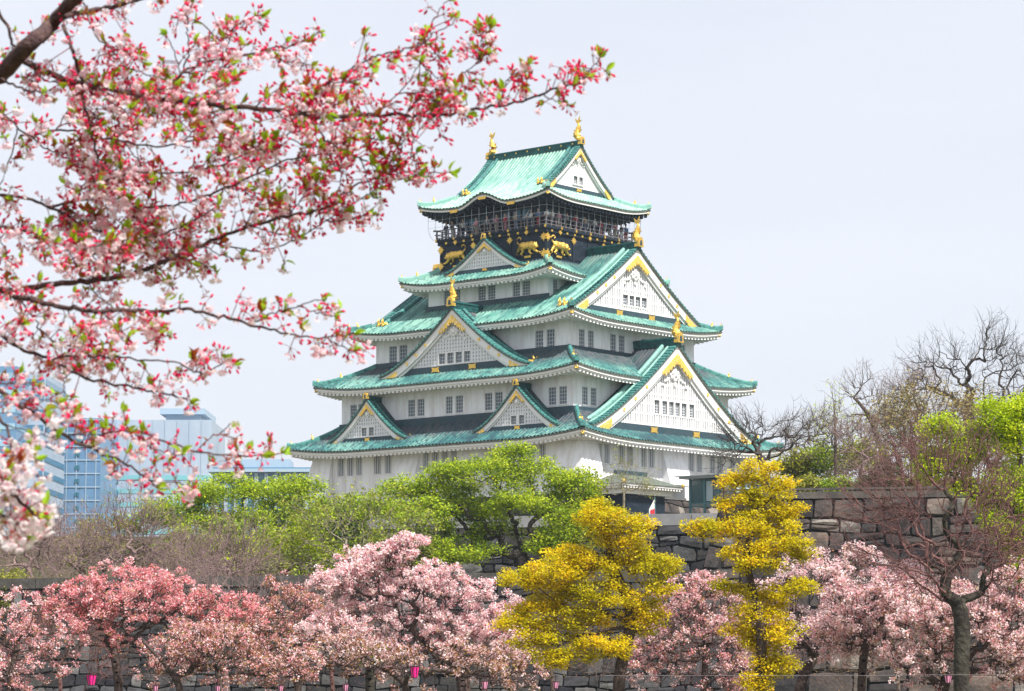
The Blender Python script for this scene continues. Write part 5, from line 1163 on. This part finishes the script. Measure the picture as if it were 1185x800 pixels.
# ================================================================== blossoming branch close to the lens
FB = [  # (points in the picture, distance, start radius px, end radius px, density)
 ([(-40, 120), (0, 86), (35, 50), (60, 28), (98, -14)], 7.4, 15, 9, .3),
 ([(75, 20), (110, 12), (150, 2), (190, -12)], 7.4, 4, 3, .8),
 ([(18, 66), (85, 95), (130, 103), (180, 115), (250, 122), (320, 128), (385, 136), (440, 132), (500, 134), (560, 125), (610, 115), (650, 100), (680, 90)], 7.5, 5.5, 1.0, 1.0),
 ([(72, 30), (85, 60), (95, 95), (100, 130), (110, 165), (115, 212)], 7.6, 3, 1.6, .8),
 ([(0, 92), (25, 103), (48, 107)], 7.3, 2, 1.4, .1),
 ([(-10, 5), (6, 25), (14, 55)], 7.3, 3, 2, .4),
 ([(-20, 340), (28, 334), (70, 328), (115, 324), (152, 317), (185, 305), (208, 294), (245, 278), (296, 261), (333, 250), (375, 240), (410, 215), (440, 205)], 7.7, 5, 1.2, .8),
 ([(-10, 330), (18, 342), (46, 348), (74, 356), (111, 360), (148, 359), (185, 361), (222, 359), (259, 368), (296, 377), (324, 384), (361, 391), (405, 388)], 7.4, 4.6, 1.0, .8),
 ([(287, 375), (310, 364), (330, 358), (368, 347)], 7.4, 1.4, .8, 1.0),
 ([(-10, 445), (0, 453), (28, 472), (60, 495), (92, 514), (125, 527), (153, 541), (178, 560)], 7.3, 4.0, 1.2, .8),
 ([(92, 514), (130, 500), (162, 500), (200, 515), (240, 525), (277, 527), (322, 526)], 7.3, 1.8, 1.0, 1.3),
 ([(-10, 380), (23, 403), (60, 416), (92, 435), (139, 445), (185, 455), (215, 462)], 7.6, 2.8, 1.2, 1.2),
 ([(60, 416), (100, 412), (150, 415), (200, 420), (235, 432), (262, 418)], 7.5, 1.8, .8, 1.2),
 ([(150, 118), (200, 95), (213, 82), (240, 71), (270, 67), (300, 60), (337, 52), (372, 38)], 7.6, 2.2, 1.0, .9),
 ([(212, 81), (219, 56), (216, 30), (222, 5)], 7.6, 1.3, .9, .5),
 ([(340, 138), (362, 112), (381, 94), (406, 80), (431, 67), (453, 61), (475, 56), (487, 50), (506, 37), (528, 24)], 7.4, 1.8, .8, .9),
 ([(425, 136), (440, 125), (469, 100), (483, 78)], 7.5, 1.2, .7, .8),
 ([(472, 130), (490, 112), (519, 100), (534, 87), (555, 72)], 7.5, 1.3, .7, 1.0),
 ([(578, 122), (587, 94), (608, 76)], 7.5, 1.2, .7, 1.2),
 ([(340, 128), (359, 138), (375, 159), (397, 175), (419, 184), (441, 197), (460, 207), (482, 202)], 7.7, 1.8, .9, .9),
 ([(440, 215), (459, 196), (477, 180)], 7.7, 1.0, .7, 1.2),
 ([(60, 240), (110, 230), (160, 240), (210, 236), (262, 217), (319, 191), (360, 180), (400, 176)], 7.9, 2.2, 1.0, 1.3),
 ([(-10, 224), (26, 229), (60, 240), (100, 262), (150, 275), (200, 268), (250, 240)], 7.8, 2.6, 1.2, 1.2),
 ([(-10, 260), (40, 270), (90, 290), (140, 300)], 7.6, 2.2, 1.2, 1.3),
 ([(20, 160), (70, 150), (120, 160), (180, 170), (240, 160), (300, 165), (350, 150)], 7.9, 1.8, 1.0, 1.2),
 ([(-10, 120), (30, 155), (60, 175), (100, 190)], 7.8, 1.6, 1.0, .6),
 ([(115, 212), (160, 200), (210, 200), (260, 190), (310, 160)], 7.5, 1.6, 1.0, 1.2),
 ([(20, 345), (40, 370), (60, 395), (110, 400), (160, 385), (180, 375)], 7.5, 1.4, .8, 1.0),
 ([(200, 20), (230, 25), (255, 45), (280, 30), (300, 18)], 7.7, 1.2, .7, .9),
 ([(98, 5), (110, 40), (130, 60), (150, 85)], 7.6, 1.4, .8, 1.0),
 ([(20, 150), (10, 190), (0, 215)], 7.6, 1.2, .8, .6),
 ([(-15, 545), (8, 565), (28, 585), (44, 600)], 6.0, 3.5, 2.0, 3.0),
 ([(-15, 590), (10, 600), (30, 605)], 6.0, 3.0, 1.6, 3.0),
 ([(-10, 470), (10, 500), (15, 530), (12, 560)], 6.4, 2.4, 1.4, 1.0),
 ([(240, 280), (300, 290), (345, 275), (400, 240), (430, 225)], 7.9, 1.3, .8, .9)]
fr = np.random.default_rng(99)
root0 = at(-420, 560, 7.6); fgz = -1.6
fg = empty('cherry_tree', (float(root0[0]), float(root0[1]), fgz)); tag(fg, 'close blurred cherry boughs with crimson buds and green leaf tips, upper left', 'cherry tree')
FO = np.array((root0[0], root0[1], fgz))
bw_ = MB(); spurs = []
def smooth(P_, k=5):
    out = []
    for i in range(len(P_)-1):
        p0 = P_[max(i-1, 0)]; p1 = P_[i]; p2 = P_[i+1]; p3 = P_[min(i+2, len(P_)-1)]
        for t in np.linspace(0, 1, k, endpoint=False): out.append(.5*((2*p1)+(-p0+p2)*t+(2*p0-5*p1+4*p2-p3)*t*t+(-p0+3*p1-3*p2+p3)*t**3))
    out.append(P_[-1]); return out
trunkp = [np.array((0, 0, 0)), np.array((.05, 0, .9)), at(-330, 330, 7.6)-FO, at(-200, 200, 7.5)-FO, at(-40, 120, 7.4)-FO]
bw_.tube(smooth(trunkp), list(np.linspace(.15, .042, 21)), 10)
for s_, e_ in (((-330, 330), (-20, 340)), ((-330, 330), (-10, 445)), ((-200, 200), (-10, 224))):
    a = at(*s_, 7.6)-FO; b_ = at(*e_, 7.5)-FO; bw_.tube(smooth([a, (a+b_)/2+(0, .1, -.05), b_]), list(np.linspace(.03, .013, 11)), 8)
side_tw = []
for pts, D_, r0, r1, dn in FB:            # side twigs forking off every bough
    if dn < .6 or dn >= 2.5: continue
    for i in range(len(pts)-1):
        a_, b_ = np.array(pts[i], float), np.array(pts[i+1], float); Ls = np.linalg.norm(b_-a_)
        for _ in range(fr.poisson(Ls/(30 if a_[0] < 330 and 75 < a_[1] < 320 else 85))):
            q = a_+(b_-a_)*fr.random(); d = (b_-a_)/Ls; nrm_ = np.array((-d[1], d[0]))*fr.choice((-1, 1)); l_ = fr.uniform(22, 62)
            v1 = d*fr.uniform(.5, 1)+nrm_*fr.uniform(.4, 1); v1 /= np.linalg.norm(v1); v2 = v1+np.array((fr.uniform(-.2, .5), fr.uniform(-.5, .4)))
            side_tw.append(([tuple(q), tuple(q+v1*l_*.5), tuple(q+v1*l_*.5+v2/np.linalg.norm(v2)*l_*.5)], D_+fr.uniform(-.1, .1), 1.1, .7, 1.0))
for pts, D_, r0, r1, dn in FB+side_tw:
    P_ = smooth([at(x, y, D_+fr.uniform(-.12, .12)) for x, y in pts], 6); n = len(P_)
    P_ = [p+fr.normal(size=3)*.0025 for p in P_]
    rad_ = np.linspace(r0*.8, r1*.85, n)*D_/3000
    bw_.tube([p-FO for p in P_], list(rad_), 7)
    for i in range(n-1):
        Lp = np.linalg.norm(P_[i+1]-P_[i])*3000/D_
        for _ in range(fr.poisson(Lp*dn/(10.5 if pts[0][1] < 320 else 13.))):
            t = fr.random(); p = P_[i]*(1-t)+P_[i+1]*t; dr = (P_[i+1]-P_[i]); dr /= np.linalg.norm(dr)
            spurs.append((p, dr, D_, dn))
    spurs.append((P_[-1], (P_[-1]-P_[-2])/np.linalg.norm(P_[-1]-P_[-2]), D_, 9))
# flower parts as arrays
pet_v, pet_f, pet_r = [], [], []; bud_v, bud_f, bud_r = [], [], []; lv_v, lv_f, lv_r = [], [], []; stalk = ([], [], [], [])
def frame(n_):
    n_ = n_/np.linalg.norm(n_); a = np.cross(n_, fr.normal(size=3)); a /= np.linalg.norm(a); return n_, a, np.cross(n_, a)
def flower(c, axis, s, tone, open_=1.0):
    n_, a, b_ = frame(axis)
    for k in range(5):
        th = k*2*math.pi/5+fr.uniform(-.12, .12); u = a*math.cos(th)+b_*math.sin(th); w_ = np.cross(n_, u); o = open_*fr.uniform(.8, 1.15)
        q = lambda r, x, h: c+u*(r*s*o)+w_*(x*s)+n_*(h*s)
        base = len(pet_v)
        pet_v.extend([q(.06, 0, 0), q(.5, -.34, .16/o), q(.5, .0, .05/o), q(.5, .34, .16/o), q(.95, -.27, .38/o), q(.86, 0, .30/o), q(.95, .27, .38/o)])
        pet_f.extend([(base, base+2, base+1, base+1), (base, base+3, base+2, base+2), (base+1, base+2, base+5, base+4), (base+2, base+3, base+6, base+5)])
        t = np.clip(tone+fr.uniform(-.12, .12), 0, 1); pet_r.extend([t]*4)
def bud(c, axis, s, tone):
    n_, a, b_ = frame(axis); base = len(bud_v); rings = [(-.5, .16), (-.15, .34), (.3, .42), (.8, .28), (1.05, .04)]
    for h, r in rings:
        for k in range(5): th = k*2*math.pi/5; bud_v.append(c+n_*h*s+(a*math.cos(th)+b_*math.sin(th))*r*s)
    for i in range(4):
        for k in range(5): bud_f.append((base+i*5+k, base+i*5+(k+1) % 5, base+(i+1)*5+(k+1) % 5, base+(i+1)*5+k)); bud_r.append(np.clip(tone+(.25 if i >= 2 else 0)+fr.uniform(-.05, .05), 0, 1))
def leaf(c, axis, s, tone):
    n_ = axis/np.linalg.norm(axis); side_ = np.cross(n_, fr.normal(size=3)); side_ /= np.linalg.norm(side_); up_ = np.cross(n_, side_); base = len(lv_v)
    for h, w_, z in ((0, .0, 0), (.3, .2, .05), (.65, .2, .02), (1.0, 0, -.10)):
        lv_v.extend([c+n_*h*s-side_*w_*s+up_*(z+.14*(w_ > 0))*s, c+n_*h*s+up_*z*s, c+n_*h*s+side_*w_*s+up_*(z+.14*(w_ > 0))*s])
    for i in range(3):
        for k in range(2): lv_f.append((base+i*3+k, base+i*3+k+1, base+i*3+3+k+1, base+i*3+3+k)); lv_r.append(np.clip(tone+fr.uniform(-.06, .06), 0, 1))
def stk(p, q, r):
    stalk[0].append(p); stalk[1].append(q); stalk[2].append(r); stalk[3].append(r*.85)
for p, dr, D_, dn in spurs:
    side_ = np.cross(dr, (0, 1., 0)); side_ /= np.linalg.norm(side_)+1e-6
    tip = dn == 9
    d = dr*fr.uniform(.0, .8)+side_*fr.choice((-1, 1))*fr.uniform(.3, 1)+np.array((0, fr.uniform(-.8, .8), .3)) if not tip else dr
    d /= np.linalg.norm(d); Ls = fr.uniform(.004, .045)*(1 if fr.random() < .75 else 2.0) if not tip else .01
    q = p+d*Ls; stk(p-FO, q-FO, .0016)
    px_hint = p[0]/p[1]*3000+592
    openp = .38 if px_hint < 260 else .28 if px_hint < 420 else .13
    if D_ < 6.5: openp = .9
    n_ = fr.integers(3, 7)
    for _ in range(n_):
        v = d*.6+fr.normal(size=3)*.75+np.array((0, 0, -.25)); v /= np.linalg.norm(v); ls = fr.uniform(.014, .034)
        isopen = fr.random() < openp
        if isopen: v = v+np.array((0, 0, -.8)); v /= np.linalg.norm(v)
        m1 = q+v*ls*.5+np.array((0, 0, .002)); e_ = q+v*ls; stk(q-FO, m1-FO, .0007); stk(m1-FO, e_-FO, .0006)
        if isopen:
            bud(e_-v*.001-FO, v, .0050, .08); flower(e_+v*.004-FO, v, fr.uniform(.0125, .017), fr.beta(3, 2) if D_ > 6.5 else fr.uniform(.6, 1), fr.uniform(.65, 1.1))
        else: bud(e_-FO, v, fr.uniform(.007, .0115), fr.uniform(.1, .5))
    if tip or fr.random() < .30:
        for _ in range(fr.integers(2, 4) if not tip else 4):
            v = d*1.0+fr.normal(size=3)*.45+np.array((0, 0, .5)); leaf(q-FO, v, fr.uniform(.020, .045), fr.uniform(.45, 1) if (tip or fr.random() < .7) else fr.uniform(0, .3))
    for _ in range(3): leaf(q-FO, d+fr.normal(size=3)*.7, fr.uniform(.006, .013), fr.uniform(0, .5))   # bud scales
bw_.build('boughs', mat('bough_bark', (.055, .028, .03), .75, noise=(30, (.12, .07, .06), .45, .65), bump=(60, .5)), fg, smooth=True)
seg_mesh('stalks', *stalk, 4, mat('stalk_red', (.22, .035, .035), .6), fg)
mesh_np('blossom', pet_v, [tuple(dict.fromkeys(f)) for f in pet_f], ramp_mat('near_petals', [(0, (.93, .44, .55)), (.45, (.96, .72, .79)), (1, (.96, .93, .94))], .55, trans=.68), fg, rnd=pet_r)
mesh_np('bud_clumps', bud_v, bud_f, ramp_mat('near_buds', [(0, (.30, .010, .03)), (.35, (.84, .012, .12)), (.8, (.94, .09, .26)), (1, (.95, .42, .52))], .5, trans=.5), fg, rnd=bud_r, smooth=True)
mesh_np('leaf_tips', lv_v, lv_f, ramp_mat('near_leaves', [(0, (.34, .05, .02)), (.35, (.42, .20, .03)), (.5, (.30, .42, .02)), (1, (.38, .62, .03))], .45, trans=.55), fg, rnd=lv_r)

# ================================================================== spring haze
hz = MB(); hz.box(-900, 900, -40, 1000, -2.6, 125); ho = hz.build('haze', mat('haze_air', (1, 1, 1)))
t = ho.data.materials[0].node_tree; t.nodes.remove(t.nodes['Principled BSDF'])
pv = t.nodes.new('ShaderNodeVolumePrincipled'); pv.inputs['Color'].default_value = (.72, .86, 1, 1); pv.inputs['Density'].default_value = HAZE; pv.inputs['Anisotropy'].default_value = .2
t.links.new(pv.outputs[0], t.nodes['Material Output'].inputs['Volume']); tag(ho, kind='stuff')
